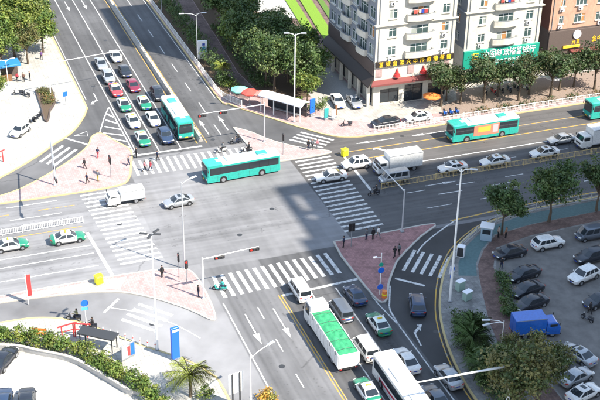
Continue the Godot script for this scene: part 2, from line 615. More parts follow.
	struct("car_park", MB.new().poly(V2([[17.6, 25.2], [20.2, 21.2], [26, 19.7], [41, 18.9], [120, 18.7], [120, 120], [11.2, 120], [11.2, 60], [12.2, 44.2], [14.2, 36.7], [16.2, 30.2]]), .138).done(), M.lot)
	struct("forecourt", MB.new().poly(V2([[12.4, -24.6], [20, -20.4], [90, -20.8], [90, -32], [24, -32], [21.8, -26], [21.8, -60], [15.5, -60], [15.5, -33]]), .136).done(), M.pavement)
	struct("shop_pavement", MB.new().poly(V2([[31.5, -18.4], [90, -18.8], [90, -28.6], [38.5, -28], [36.9, -24.4], [33, -22.5]]), .1405).done(), M.earthy_pavement)
	struct("paving_south_west", MB.new().poly(V2([[-59, 12.05], [-44, 12.1], [-30.5, 11.9], [-27.6, 12.2], [-29, 14.6], [-36, 13.2], [-44, 12.55]]), .126).done(), M.plaza)
	struct("side_lane", MB.new().poly(V2([[15.6, -60], [22, -60], [22, -28.4], [14.6, -28.4], [13.8, -31]]), .141).done(), M.concrete)
	struct("park_path", MB.new().poly(V2([[5.2, -112], [9.5, -112], [6.6, -64], [5.4, -47.5], [6, -38.4], [3.6, -35.6], [1.8, -37.5], [2, -47], [2.4, -62], [4.2, -88]]), .137).done(), M.park_paving)
	struct("park_soil", MB.new().poly(V2([[9.6, -112], [6.7, -64], [5.5, -47.5], [6.1, -38.4], [9.6, -33.6], [15.4, -33], [15.4, -60], [22, -60], [22, -112]]), .139).done(), M.soil)
	struct("verge_soil", MB.new().poly(V2([[-.3, -112], [5.1, -112], [4.1, -88], [2.3, -62], [1.9, -47], [1.6, -39], [0, -37.4]]), .139).done(), M.soil)
	struct("playground_court", MB.new().poly(V2([[17.5, -112], [27.2, -82], [25.2, -69.6], [20.6, -72.4], [14, -84], [11, -112]]), .146).done(), M.plaza)
	# bright planting strips behind the flats
	var k := 0
	for q in [[[27.2, -90], [29.4, -90], [25.2, -60], [23.4, -61]], [[30.4, -90], [32.8, -90], [28.6, -62], [27.4, -51], [25, -51.6], [26.2, -62]], [[34, -90], [35.2, -90], [30.6, -60], [29.4, -60]], [[36.2, -90], [37.4, -90], [32.6, -60], [31.4, -60]], [[38.4, -90], [39.6, -90], [34.8, -60], [33.4, -60]]]:
		struct("lawn", MB.new().prism(V2(q), 0, .3).done(), M.lawn_bright if k < 2 else M.grass)
		k += 1
	struct("courtyard", MB.new().poly(V2([[22.1, -112], [90, -112], [90, -46], [22.1, -48]]), .134).done(), M.brown_pavement)
	# planter wall under the hedge and the private parking court
	var hp := curve([[-62, 13.8 + 3.5], [-44.8, 21.9], [-40.4, 24.6], [-36.9, 27.4], [-34.7, 30.8], [-32.3, 35], [-30.6, 38], [-28, 60]])
	struct("parking_court", MB.new().poly(V2([[-62, 18.4], [-44.9, 22.8], [-40.8, 25.4], [-37.6, 28], [-35.5, 31.2], [-33.1, 35.4], [-31.4, 38.4], [-29, 60], [-62, 60]]), .137).done(), M.court)

# ------------------------------------------------------------------ painted markings
func arrow(at: Vector2, yaw: float, kind: String, L := 6.0):
	var mb := MB.new()
	var f := func(x: float, z: float) -> Vector2:
		return at + Vector2(x, z).rotated(-deg_to_rad(yaw))
	mb.poly(PackedVector2Array([f.call(-.09, L / 2), f.call(.09, L / 2), f.call(.09, -L / 2 + 2.2), f.call(-.09, -L / 2 + 2.2)]), .0085)
	if kind != "turn":
		mb.poly(PackedVector2Array([f.call(-.4, -L / 2 + 2.2), f.call(.4, -L / 2 + 2.2), f.call(0, -L / 2)]), .0085)
	if kind != "straight":
		var s := 1.0
		mb.poly(PackedVector2Array([f.call(.09 * s, .1), f.call(.09 * s, -.5), f.call(.8 * s, -1.3), f.call(.8 * s, -.8)]), .0085)
		mb.poly(PackedVector2Array([f.call(.75 * s, -.3), f.call(.75 * s, -1.8), f.call(1.35 * s, -1.6)]), .0085)
	struct("lane_arrow_marking", mb.done(), M.marking)

func zebra(a: Vector2, b: Vector2, along: Vector2, stripe := .45, gap := .6):   # stripes run by the vector along, spaced from a to b
	var n := int(a.distance_to(b) / (stripe + gap))
	var d := (b - a).normalized()
	var mb := MB.new()
	var o := Node3D.new()
	o.name = numbered("crosswalk_marking")
	add_child(o, true)
	o.set_meta("kind", "structure")
	for i in n:
		var p := a + d * i * (stripe + gap)
		part("stripe", MB.new().poly(PackedVector2Array([p, p + d * stripe, p + d * stripe + along, p + along]), .008).done(), M.marking, o)

func line(pts: Array, w := .15, m: Material = null, y := .0075):
	struct("line_marking", MB.new().strip(pts, w, y).done(), m if m else M.marking)

func dashes(a: Vector2, b: Vector2, on := 4.0, off := 6.0, w := .15, m: Material = null):
	var L := a.distance_to(b)
	var d := (b - a).normalized()
	var mb := MB.new()
	var s := 0.0
	while s < L:
		mb.strip([a + d * s, a + d * minf(s + on, L)], w, .0075)
		s += on + off
	struct("dashed_line_marking", mb.done(), m if m else M.marking)

func markings():
	# north road, southbound side
	for x in [-18.5, -15.1, -11.7]:
		line([Vector2(x, -112), Vector2(x, -21.4)], .17)
	line([Vector2(-18.6, -21.1), Vector2(-8.4, -21.1)], .45)
	line([Vector2(-8.9, -112), Vector2(-8.9, -22)], .14, M.marking_yellow)
	line([Vector2(-7.4, -112), Vector2(-7.4, -22)], .14, M.marking_yellow)
	line([Vector2(-22, -112), Vector2(-22, -44)], .12)
	for x in [-20.3, -16.8, -13.4]:
		arrow(Vector2(x, -91), 180, "turn" if x < -20 else "straight")
	arrow(Vector2(-20.3, -43.5), 180, "turn", 5.5)
	# hatched nose between slip lane and through lanes
	line([Vector2(-19, -40), Vector2(-18.9, -22.4)], .2)
	line([Vector2(-19, -40), Vector2(-20.6, -36), Vector2(-22.3, -31)], .2)
	for i in 7:
		var z := -37.4 + i * 2.3
		line([Vector2(lerpf(-19.9, -21.9, minf(1, i / 3.0)) + maxf(0, i - 3) * .62, z), Vector2(-18.95, z + 2.0)], .38)
	# northbound
	dashes(Vector2(-4.5, -24), Vector2(-4.5, -112), 4, 5)
	line([Vector2(-1.4, -112), Vector2(-1.4, -38)], .13)
	arrow(Vector2(-6.3, -27.6), 0, "straight", 5.8)
	arrow(Vector2(-2.95, -28.2), 0, "straight", 5.8)
	# crossings
	zebra(Vector2(-20, -19.4), Vector2(-1.4, -18.7), Vector2(-.1, 4.9), .45, .62)
	zebra(Vector2(-29.2, -11.2), Vector2(-27.6, 10.8), Vector2(5.6, -.1), .45, .72)
	zebra(Vector2(-17.5, 15.4), Vector2(-.4, 14.6), Vector2(.1, 5.2), .5, .6)
	zebra(Vector2(3.4, -11.6), Vector2(2.6, 11.6), Vector2(5.8, -.2), .45, .75)
	zebra(Vector2(-33.0, -23.6), Vector2(-29.4, -19.6), Vector2(4.2, -4.5), .5, .78)
	zebra(Vector2(5, -18.9), Vector2(8.8, -21.9), Vector2(3.9, 4.4), .45, .62)
	zebra(Vector2(6, 21.7), Vector2(10.5, 25.6), Vector2(3.5, -4.1), .45, .72)
	zebra(Vector2(-30.4, 21.2), Vector2(-26.8, 17.7), Vector2(3.3, 3.8), .5, .72)
	line([Vector2(-27.8, -30.4), Vector2(-24.6, -26.6)], .4)
	line([Vector2(4.4, 23.2), Vector2(7.2, 26)], .4)
	line([Vector2(-31.9, 19), Vector2(-29.6, 16.6)], .35)
	# give-way triangle on the slip lane
	line([Vector2(-26.4, -30.9), Vector2(-24.2, -31.8), Vector2(-24.4, -30), Vector2(-26.4, -30.9)], .16)
	# west road
	for z in [-10.7, -7.0]:
		dashes(Vector2(-32.5, z), Vector2(-62, z), 7, 4.5, .2)
	dashes(Vector2(-30.4, -8.6), Vector2(-62, -8.9), 5, 4, .18, M.marking_yellow)
	dashes(Vector2(-33, -5.2), Vector2(-62, -5.2), 5, 5, .18)
	line([Vector2(-30.5, -2.4), Vector2(-62, -2.1)], .16, M.marking_yellow)
	for z in [2.9, 5.0, 8.2]:
		line([Vector2(-62, z), Vector2(-30.4, z)], .2)
	line([Vector2(-30.2, -.6), Vector2(-29.2, 11.2)], .45)
	# east road
	line([Vector2(10.5, -12.1), Vector2(100, -12.6)], .2, M.marking_yellow)
	line([Vector2(10.2, -9.2), Vector2(100, -9.6)], .2, M.marking_yellow)
	line([Vector2(19, -5.6), Vector2(100, -6.0)], .22)
	dashes(Vector2(14, -2.4), Vector2(100, -2.6), 4, 5)
	line([Vector2(11.1, -12.2), Vector2(10.7, .4)], .4)
	dashes(Vector2(15.2, 2.9), Vector2(100, 2.9), 3, 5, .16)
	dashes(Vector2(19.4, 4.7), Vector2(100, 4.6), 3.8, 4.4, .2)
	dashes(Vector2(16, 7.9), Vector2(100, 7.6), 4, 4.5, .16)
	line([Vector2(17.6, 12.2), Vector2(24.6, 11.6), Vector2(32, 11.3), Vector2(100, 11.3)], .3, M.marking_yellow)
	line(curve([[18.4, 12.2], [14.4, 14.6], [11.2, 16.9], [9.6, 18.6]]), .22)
	for q in [[17.6, -14.3], [27, -14.2]]:
		arrow(Vector2(q[0], q[1]), 90, "straight", 6.5)
	arrow(Vector2(18, -10.8), 90, "turn", 5.5)
	arrow(Vector2(21.2, 1.8), -90, "straight", 5)
	arrow(Vector2(29, 6.2), -90, "straight", 5)
	# south road
	line([Vector2(-17.8, 21.6), Vector2(-17.9, 62)], .17)
	dashes(Vector2(-14.1, 23.8), Vector2(-14.3, 62), 2.6, 4.4)
	for x in [-10.85, -10.5]:
		line([Vector2(x, 22.2), Vector2(x, 62)], .14, M.marking_yellow)
	line([Vector2(-10.4, 22.4), Vector2(.2, 21.8)], .45)
	for x in [-6.8, -3.55]:
		line([Vector2(x, 22.8), Vector2(x + .2, 62)], .16)
	line([Vector2(.05, 21.9), Vector2(.05, 27.8), Vector2(.6, 33), Vector2(.3, 62)], .17)
	line(curve([[3.1, 24.6], [1.7, 27.6], [.9, 29.6], [.6, 33]]), .2)
	arrow(Vector2(-16, 28), 180, "straight", 6.6)
	arrow(Vector2(-12.4, 28), 180, "straight", 6.6)
	arrow(Vector2(1.7, 35), -8, "turn", 5)
	line(curve([[27.6, 12.9], [21.7, 14.2], [18, 16.1], [14.2, 19.1], [11.6, 22.1], [9.4, 25.2], [7.1, 29.3], [5.3, 33.3], [3.8, 38.2], [2.8, 43], [2.2, 48.5], [2, 60]]), .16, M.marking_yellow)
	line(curve([[-31, 18.2], [-27.6, 20.6], [-24.6, 24], [-22.4, 27.8]]), .14)

# ------------------------------------------------------------------ buildings
func facade(mb: MB, o: Vector3, r: Vector3, n: Vector3, W: float, H: float, holes: Array, depth := .16):
	var us := [0.0, W]
	var vs := [0.0, H]
	for h in holes:
		us.append_array([h[0], h[2]])
		vs.append_array([h[1], h[3]])
	us.sort()
	vs.sort()
	var at := func(u: float, v: float, d: float) -> Vector3:
		return o + r * u + Vector3.UP * v - n * d
	for j in vs.size() - 1:
		if vs[j + 1] - vs[j] < 1e-4:
			continue
		var run := -1.0
		for i in us.size() - 1:
			if us[i + 1] - us[i] < 1e-4:
				continue
			var cu: float = (us[i] + us[i + 1]) / 2
			var cv: float = (vs[j] + vs[j + 1]) / 2
			var open := false
			for h in holes:
				if cu > h[0] and cu < h[2] and cv > h[1] and cv < h[3]:
					open = true
					break
			if not open and run < 0.0:
				run = us[i]
			if open and run >= 0.0:
				mb.quad(at.call(run, vs[j], 0), at.call(us[i], vs[j], 0), at.call(us[i], vs[j + 1], 0), at.call(run, vs[j + 1], 0))
				run = -1.0
		if run >= 0.0:
			mb.quad(at.call(run, vs[j], 0), at.call(W, vs[j], 0), at.call(W, vs[j + 1], 0), at.call(run, vs[j + 1], 0))
	for h in holes:
		var c: Vector3 = at.call((h[0] + h[2]) / 2, (h[1] + h[3]) / 2, depth / 2)
		for e in [[h[0], h[1], h[2], h[1]], [h[2], h[1], h[2], h[3]], [h[2], h[3], h[0], h[3]], [h[0], h[3], h[0], h[1]]]:
			var a: Vector3 = at.call(e[0], e[1], 0)
			var b: Vector3 = at.call(e[2], e[3], 0)
			var b2: Vector3 = at.call(e[2], e[3], depth)
			var a2: Vector3 = at.call(e[0], e[1], depth)
			if (b - a).cross(b2 - a).dot((a + b2) / 2.0 - c) < 0.0:
				mb.quad(a, b, b2, a2)
			else:
				mb.quad(a, a2, b2, b)

func glazing() -> Material:   # most panes are dark glass, some are curtained
	var k := rng.randi() % 12
	return M.curtain_warm if k == 0 else (M.curtain_pale if k < 3 else M.house_glass)

func window_unit(parent: Node, at: Vector3, r: Vector3, n: Vector3, w: float, h: float, fm: Material, panes := 2, sill := true, gm: Material = null):
	var key := "win%.2f_%.2f_%d" % [w, h, panes]
	if not cache.has(key):
		var f := MB.new()
		f.box(Vector3(0, h / 2 - .035, 0), Vector3(w, .07, .09)).box(Vector3(0, -h / 2 + .035, 0), Vector3(w, .07, .09))
		for i in panes + 1:
			f.box(Vector3(lerpf(-w / 2 + .035, w / 2 - .035, float(i) / panes), 0, .002), Vector3(.07, h - .141, .085))
		f.box(Vector3(0, h * .22, 0), Vector3(w - .15, .05, .07))
		cache[key] = [f.done(), MB.new().box(Vector3.ZERO, Vector3((w - .07) / panes - .07, h - .15, .015)).done(), MB.new().bev(Vector3(0, -h / 2 - .05, .16), Vector3(w + .24, .1, .3), .02).done()]
	var t := Transform3D(Basis(r, Vector3.UP, n), at)
	var fr := part("window", cache[key][0], fm, parent, t)
	for i in panes:
		part("pane", cache[key][1], gm if gm else glazing(), fr, Transform3D(Basis(), Vector3(lerpf(-w / 2 + .035, w / 2 - .035, (i + .5) / panes), 0, -.01 - .012 * (i % 2))))
	if sill:
		part("sill", cache[key][2], M.wall_cream, fr)

func air_conditioner(parent: Node, at: Vector3, r: Vector3, n: Vector3):
	if not cache.has("ac"):
		var m := MB.new().bev(Vector3(0, 0, .17), Vector3(.8, .55, .32), .03)
		cache.ac = [m.done(), MB.new().cyl(Vector3(-.12, 0, .325), Vector3(-.12, 0, .345), .2, .2, 14).done()]
	var a := part("air_conditioner", cache.ac[0], M.canvas_white, parent, Transform3D(Basis(r, Vector3.UP, n), at))
	part("fan_grille", cache.ac[1], M.trim, a)

func balcony(parent: Node, at: Vector3, r: Vector3, n: Vector3, w: float, out: float, m: Material, rail := false):
	var key := "balc%.2f%.2f%s" % [w, out, rail]
	if not cache.has(key):
		var p := []
		var poly := PackedVector2Array()
		for i in 9:
			var u := lerpf(-1, 1, i / 8.0)
			p.append(Vector2(u * w / 2, out * (.55 + .45 * (1.0 - u * u))))
			poly.append(p[i])
		poly.append(Vector2(w / 2, 0))
		poly.append(Vector2(-w / 2, 0))
		var e := [Vector2(-w / 2 + .06, 0)]
		for q in p:
			e.append(Vector2(q.x * (1 - .12 / w), q.y - .07))
		e.append(Vector2(w / 2 - .06, 0))
		var up := MB.new().wall(e, .11, .12, .95)
		cache[key] = [MB.new().prism(poly, -.1, .12, true).done(), up.done(), MB.new().wall(e, .16, .952, 1.03).done()]
	var t := Transform3D(Basis(r, Vector3.UP, n), at)
	var s := part("balcony", cache[key][0], m, parent, t)
	part("parapet", cache[key][1], m, s)
	part("handrail", cache[key][2], M.grey_metal, s)

# strokes of written signs, on a 10 by 10 field: x0 y0 x1 y1
const GLYPH := {
	"a": [[1, 3, 9, 3], [1, 7, 9, 7], [1, 3, 1, 7], [9, 3, 9, 7], [5, 0, 5, 10]],
	"b": [[1, 0, 1, 10], [9, 0, 9, 10], [1, 10, 9, 10], [1, 0, 9, 0], [3, 7.5, 7, 7.5], [3, 5, 7, 5], [3, 2.5, 7, 2.5], [5, 2.5, 5, 7.5]],
	"c": [[1, 8, 5, 8], [1, 5, 5, 5], [1, 2, 5, 2], [3, 2, 3, 10], [1, 2, 1, 5], [6.5, 0, 6.5, 10], [6.5, 9.5, 9, 9], [9, 9, 7.5, 6], [7.5, 6, 9, 4], [9, 4, 6.8, 3]],
	"d": [[1, 9, 5, 9], [3, 1, 3, 9], [3, 5, 5, 5], [1, 1, 5.2, 1.6], [6.5, 10, 5.5, 6], [6, 8, 9.5, 8], [9, 8, 5.5, 0], [6.5, 6, 9.8, 0]],
	"e": [[2, 10, .5, 6], [1.7, 0, 1.7, 7], [3.5, 8, 9.5, 8], [6.5, 5, 6.5, 10], [3.2, 5, 9.8, 5], [9, 9, 4, 3], [5, 3.8, 5, 0], [5, 3.8, 9, 3.8], [9, 3.8, 9, 0], [5, 1.9, 9, 1.9], [5, 0, 9, 0]],
	"f": [[1, 9, 9, 9], [3, 10, 3, 8], [7, 10, 7, 8], [2, 6.8, 8, 6.8], [5, 6.8, 3, 5], [3, 5, 7, 4.6], [2, 3, 8, 3], [2, 0, 8, 0], [2, 0, 2, 3], [8, 0, 8, 3], [5, 0, 5, 3], [2, 1.5, 8, 1.5]],
	"g": [[2.5, 10, .5, 7], [1, 7, 4.5, 7], [1, 4.6, 4.5, 4.6], [2.7, 1, 2.7, 7], [1, 1.4, 4.6, 2], [5.6, 9.5, 9, 9.5], [9, 9.5, 9, 5.5], [5.6, 7.5, 9, 7.5], [5.6, 5.5, 9, 5.5], [5.6, 9.5, 5.6, 0], [5.6, .4, 7, 1.2], [7, 5, 9.8, 0]],
	"h": [[3, 10, .8, 7.5], [3, 7, .5, 4.5], [2, 5.5, 2, 0], [4.6, 8.6, 9.4, 8.6], [4.2, 5.6, 9.8, 5.6], [7.4, 5.6, 7.4, .4], [7.4, .4, 6.2, 1]],
	"i": [[5, 10, 1, 6], [5, 10, 9, 6], [3, 6, 7, 6], [2, 3.8, 8, 3.8], [5, 6, 5, 0], [3, 3, 2.4, 1.2], [7, 3, 7.6, 1.2], [1, 0, 9, 0]],
	"j": [[.8, 6.8, 9.2, 6.8], [5, 10, 5, 6], [5, 6.5, 1, 0], [5, 6.5, 9.2, 0]],
}

func sign_text(parent: Node, text: String, at: Vector3, r: Vector3, n: Vector3, size: float, pitch: float, m: Material, bold := 1.0):
	for i in text.length():
		var k := "glyph%s%.2f" % [text[i], bold]
		if not cache.has(k):
			var mb := MB.new()
			for s in GLYPH[text[i]]:
				var a := Vector3(s[0] - 5.0, s[1] - 5.0, 0) / 10.0
				var b := Vector3(s[2] - 5.0, s[3] - 5.0, 0) / 10.0
				var d := b - a
				mb.box((a + b) / 2, Vector3(d.length() + .06, .085 * bold, .06), Basis(Vector3.BACK, atan2(d.y, d.x)))
			cache[k] = mb.done()
		part("character", cache[k], m, parent, Transform3D(Basis(r * size, Vector3.UP * size, n * size), at + r * pitch * i))

func apartment_block(called: String, label: String, x0: float, x1: float, zs: float, zn: float, pod: float, floors: int, wm: Material, sm: Material, s_cols: Array, w_cols: Array, w_mat: Material, bands: Array) -> Node3D:
	var b := thing(called, label, "building", Vector3(0, .13, 0))
	var fh := 3.15
	var H := pod + floors * fh
	var W := x1 - x0
	var D := zs - zn
	var hs := []
	var hw := []
	for f in floors:
		var y := pod + f * fh
		for c in s_cols:
			hs.append([c[0] - c[1] / 2, y + c[3], c[0] + c[1] / 2, y + c[3] + c[2]])
		for c in w_cols:
			hw.append([c[0] - c[1] / 2, y + c[3], c[0] + c[1] / 2, y + c[3] + c[2]])
	var upS := []
	var upW := []
	for h in hs: upS.append([h[0], h[1] - pod, h[2], h[3] - pod])
	for h in hw: upW.append([h[0], h[1] - pod, h[2], h[3] - pod])
	var mb := MB.new()
	facade(mb, Vector3(x0, pod, zs), Vector3.RIGHT, Vector3.BACK, W, H - pod, upS)
	part("front_wall", mb.done(), wm, b)
	mb = MB.new()
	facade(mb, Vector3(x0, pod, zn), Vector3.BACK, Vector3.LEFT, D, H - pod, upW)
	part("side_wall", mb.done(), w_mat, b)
	mb = MB.new()
	mb.quad(Vector3(x1, 0, zs), Vector3(x1, 0, zn), Vector3(x1, H, zn), Vector3(x1, H, zs))
	mb.quad(Vector3(x1, 0, zn), Vector3(x0, 0, zn), Vector3(x0, H, zn), Vector3(x1, H, zn))
	part("rear_wall", mb.done(), w_mat, b)
	var roof := part("roof", MB.new().box(Vector3((x0 + x1) / 2, H + .1, (zs + zn) / 2), Vector3(W + .5, .2, D + .5)).done(), M.concrete, b)
	part("roof_parapet", MB.new().wall([Vector2(x0, zs), Vector2(x1, zs), Vector2(x1, zn), Vector2(x0, zn), Vector2(x0, zs)], .2, H + .2, H + 1.2).done(), wm, roof)
	part("upper_floor_slab", MB.new().box(Vector3((x0 + x1) / 2, pod + .02, (zs + zn) / 2), Vector3(W - .1, .16, D - .1)).done(), M.concrete, b)
	for y in bands:
		part("cornice", MB.new().bev(Vector3((x0 + x1) / 2 + .0, y, zs + .12), Vector3(W + .6, .22, .55), .04).done(), wm, b)
		part("cornice", MB.new().bev(Vector3(x0 - .12, y - .003, (zs + zn) / 2 - .2), Vector3(.5, .21, D), .04).done(), w_mat, b)
	var k := 0
	for f in floors:
		var y := pod + f * fh
		for c in s_cols:
			k += 1
			var at := Vector3(x0 + c[0], y + c[3] + c[2] / 2, zs - .1)
			window_unit(b, at, Vector3.RIGHT, Vector3.BACK, c[1], c[2], M.frame_white, c[4], c[5] == "w")
			if c[5] == "b":
				balcony(b, Vector3(x0 + c[0], y + .45, zs), Vector3.RIGHT, Vector3.BACK, c[1] + 1.9, 1.0, wm)
				if k % 5 in [1, 3]:
					laundry(b, Vector3(x0 + c[0], y + 2.2, zs + .4), k)
			elif (k * 7) % 5 < 3:
				air_conditioner(b, Vector3(x0 + c[0] - .2, y + .42, zs + .02), Vector3.RIGHT, Vector3.BACK)
		for c in w_cols:
			var at := Vector3(x0 + .1, y + c[3] + c[2] / 2, zn + c[0])
			window_unit(b, at, Vector3.BACK, Vector3.LEFT, c[1], c[2], M.frame_white, c[4], c[5] == "w")
			if c[5] == "b":
				balcony(b, Vector3(x0, y + .02, zn + c[0]), Vector3.BACK, Vector3.LEFT, c[1] + .9, .9, wm)
	for u in [.5, W - .6]:
		part("drainpipe", MB.new().cyl(Vector3(x0 + u, pod, zs + .1), Vector3(x0 + u, H, zs + .1), .06, .06, 7).done(), M.grey_metal, b)
	return b

func laundry(parent: Node, at: Vector3, k: int):
	var rod := part("drying_rod", MB.new().cyl(Vector3(-1.3, 0, 0), Vector3(1.3, 0, 0), .02, .02, 6).done(), M.grey_metal, parent, Transform3D(Basis(), at))
	var cl := [M.sign_red, M.canvas_white, M.orange, M.plate_blue, M.umbrella_red]
	var x := -1.1 + .2 * (k % 4)
	for i in 2 + k % 3:
		var w := .35 + .15 * ((k + i) % 3)
		part("garment", MB.new().bev(Vector3(x, -.36, 0), Vector3(w, .68, .05), .02).done(), cl[(k * 3 + i * 2) % 5], rod)
		x += w + .12

func shop_front(b: Node, x0: float, x1: float, zs: float, zn: float, pod: float, wm: Material, holesS: Array, holesW: Array):
	var mb := MB.new()
	facade(mb, Vector3(x0, 0, zs), Vector3.RIGHT, Vector3.BACK, x1 - x0, pod, holesS, .3)
	part("shop_front_wall", mb.done(), wm, b)
	mb = MB.new()
	facade(mb, Vector3(x0, 0, zn), Vector3.BACK, Vector3.LEFT, zs - zn, pod, holesW, .3)
	part("shop_side_wall", mb.done(), wm, b)
	for h in holesS:
		var w: float = h[2] - h[0]
		var hh: float = h[3] - h[1]
		window_unit(b, Vector3(x0 + (h[0] + h[2]) / 2, (h[1] + h[3]) / 2, zs - .22), Vector3.RIGHT, Vector3.BACK, w, hh, M.frame_dark, maxi(2, int(w / 1.3)), false, M.glass)
	for h in holesW:
		var w: float = h[2] - h[0]
		var hh: float = h[3] - h[1]
		window_unit(b, Vector3(x0 + .22, (h[1] + h[3]) / 2, zn + (h[0] + h[2]) / 2), Vector3.BACK, Vector3.LEFT, w, hh, M.frame_dark, maxi(2, int(w / 1.3)), false, M.glass)

func buildings():
	plain("frame_white", .7, .72, .72, .4)
	plain("curtain_warm", .4, .2, .08, .25)
	plain("curtain_pale", .3, .33, .3, .2)
	plain("frame_dark", .03, .03, .033, .5)
	grained("awning_red", .2, .055, .05, .15, 3.0, .7, .04, 5, 41)
	grained("sign_black", .03, .022, .018, .2, 3.0, .6, .04, 5, 42)
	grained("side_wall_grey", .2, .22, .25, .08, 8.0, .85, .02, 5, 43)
	# corner block with the restaurant
	var sc := [[2.9, 1.35, 1.55, .95, 2, "w"], [7.7, 3.1, 1.9, .65, 3, "b"], [12.3, 1.35, 1.55, .95, 2, "w"]]
	var wc := [[18.8, 2.0, 2.0, .7, 2, "w"], [15.4, 2.9, 2.1, .4, 3, "b"], [11.8, 2.2, 2.0, .7, 2, "w"], [8.4, 2.9, 2.1, .4, 3, "b"], [4.9, 2.2, 2.0, .7, 2, "w"], [1.9, 1.9, 2.0, .7, 2, "w"]]
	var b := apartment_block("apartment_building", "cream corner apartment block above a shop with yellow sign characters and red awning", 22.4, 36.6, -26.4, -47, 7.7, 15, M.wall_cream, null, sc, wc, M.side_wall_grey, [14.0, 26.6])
	shop_front(b, 22.4, 36.6, -26.4, -47, 7.7, M.wall_cream, [[1.2, .3, 4.6, 2.8], [5.6, .05, 9.0, 3.1], [9.9, .3, 13.2, 2.8]], [[1, .1, 4, 3.1], [5, .1, 8, 3.1], [9, .1, 12, 3.1], [13, .1, 16, 3.1], [17, .1, 20, 3.1]])
	var aw := MB.new()
	aw.loft([[Vector3(22.2, 4.55, -26.38), Vector3(36.8, 4.55, -26.38), Vector3(36.8, 4.35, -26.38), Vector3(22.2, 4.35, -26.38)], [Vector3(21.5, 4.2, -25.3), Vector3(36.9, 4.2, -25.3), Vector3(36.9, 3.9, -25.3), Vector3(21.5, 3.9, -25.3)]], -1)
	part("awning", aw.done(), M.awning_red, b)
	aw = MB.new()
	aw.loft([[Vector3(22.38, 5.3, -26.3), Vector3(22.38, 5.3, -47), Vector3(22.38, 5.1, -47), Vector3(22.38, 5.1, -26.3)], [Vector3(20.9, 4.0, -25.35), Vector3(20.9, 4.0, -47), Vector3(20.9, 3.8, -47), Vector3(20.9, 3.8, -25.35)]], -1)
	part("awning", aw.done(), M.sign_black, b)
	var sb := part("sign_board", MB.new().bev(Vector3(29.5, 7.35, -26.22), Vector3(14.0, .95, .3), .03).done(), M.sign_black, b)
	sign_text(sb, "fgidjahbece", Vector3(23.4, 7.35, -26.05), Vector3.RIGHT, Vector3.BACK, .8, 1.22, M.character_yellow, 1.7)
	part("side_sign_band", MB.new().bev(Vector3(22.3, 6.5, -36.7), Vector3(.3, 2.2, 20.2), .03).done(), M.wall_brown, b)
	for x in [26.4, 31.2]:
		var fig := MB.new()
		fig.cyl(Vector3(x, 4.9, -26.25), Vector3(x, 5.3, -26.25), .62, .5, 12).cyl(Vector3(x, 5.3, -26.25), Vector3(x, 5.7, -26.25), .34, .26, 12).cyl(Vector3(x, 5.7, -26.25), Vector3(x, 6.4, -26.25), .16, .03, 10)
		part("red_ornament", fig.done(), M.red_figure, b)
	for x in [23.2, 28.9, 33.6, 35.4]:
		part("wall_panel", MB.new().bev(Vector3(x, 5.8, -26.36), Vector3(1.1, 1.5, .1), .03).done(), M.pink_pavement, b)
	for i in 6:
		var z := -26.6 - i * 3.95
		part("pillar", MB.new().bev(Vector3(21.5, 1.9, z), Vector3(.5, 3.8, .5), .04).done(), M.wall_cream, b)
	# block with the green bank sign
	sc = [[3.1, 1.35, 1.5, .95, 2, "w"], [7.5, 2.9, 1.8, .7, 3, "b"], [12.1, 1.4, 1.6, .95, 2, "w"]]
	wc = [[7.6, 1.2, 1.5, .9, 2, "w"], [3.6, 1.2, 1.5, .9, 2, "w"]]
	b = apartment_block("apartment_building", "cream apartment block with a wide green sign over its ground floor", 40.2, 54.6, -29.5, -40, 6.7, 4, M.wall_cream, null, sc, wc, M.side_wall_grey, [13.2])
	shop_front(b, 40.2, 54.6, -29.5, -40, 6.7, M.wall_cream, [[.8, .1, 4.6, 2.6], [5.4, .1, 9.2, 2.6], [10, .1, 13.6, 2.6]], [[2, .1, 5, 2.6]])
	sb = part("sign_board", MB.new().bev(Vector3(47.4, 4.75, -29.3), Vector3(14.6, 3.3, .36), .04).done(), M.sign_green, b)
	part("logo", MB.new().box(Vector3(41.9, 5.25, -29.1), Vector3(.25, 1.3, .06)).box(Vector3(42.4, 5.8, -29.1), Vector3(.9, .24, .061)).box(Vector3(42.35, 5.25, -29.1), Vector3(.8, .22, .062)).box(Vector3(42.6, 4.75, -29.1), Vector3(1.0, .24, .063)).done(), M.character_yellow, sb)
	sign_text(sb, "abcdefgh", Vector3(44.3, 5.5, -29.1), Vector3.RIGHT, Vector3.BACK, 1.25, 1.28, M.canvas_white, 1.25)
	sign_text(sb, "cgdbafehgcba", Vector3(44.2, 4.0, -29.1), Vector3.RIGHT, Vector3.BACK, .62, .8, M.canvas_white, 1.1)
	for i in 4:
		part("display_sign", MB.new().bev(Vector3(49.6 + i * 1.2, 2.75, -29.2), Vector3(.85, .6, .12), .02).done(), M.canvas_white, b)
	# peach block
	sc = [[2.3, .9, 1.4, 1.0, 2, "w"], [6.0, 2.2, 1.6, .9, 3, "w"], [10.4, 2.2, 1.6, .9, 3, "w"], [14.8, 2.2, 1.6, .9, 3, "w"]]
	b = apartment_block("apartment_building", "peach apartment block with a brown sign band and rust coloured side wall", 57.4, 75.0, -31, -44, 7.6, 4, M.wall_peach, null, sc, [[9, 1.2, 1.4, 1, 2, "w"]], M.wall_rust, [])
	shop_front(b, 57.4, 75.0, -31, -44, 7.6, M.wall_brown, [[1, .1, 5, 2.9], [6, .1, 10.4, 2.9], [11.4, .1, 16, 2.9]], [])
	part("awning", MB.new().bev(Vector3(68, 3.4, -30.2), Vector3(12, .28, 1.6), .04).done(), M.awning_red, b)
	sb = part("sign_board", MB.new().bev(Vector3(66.2, 5.5, -30.86), Vector3(17.4, 3.7, .24), .04).done(), M.wall_brown, b)
	var lg := MB.new().smooth(2)
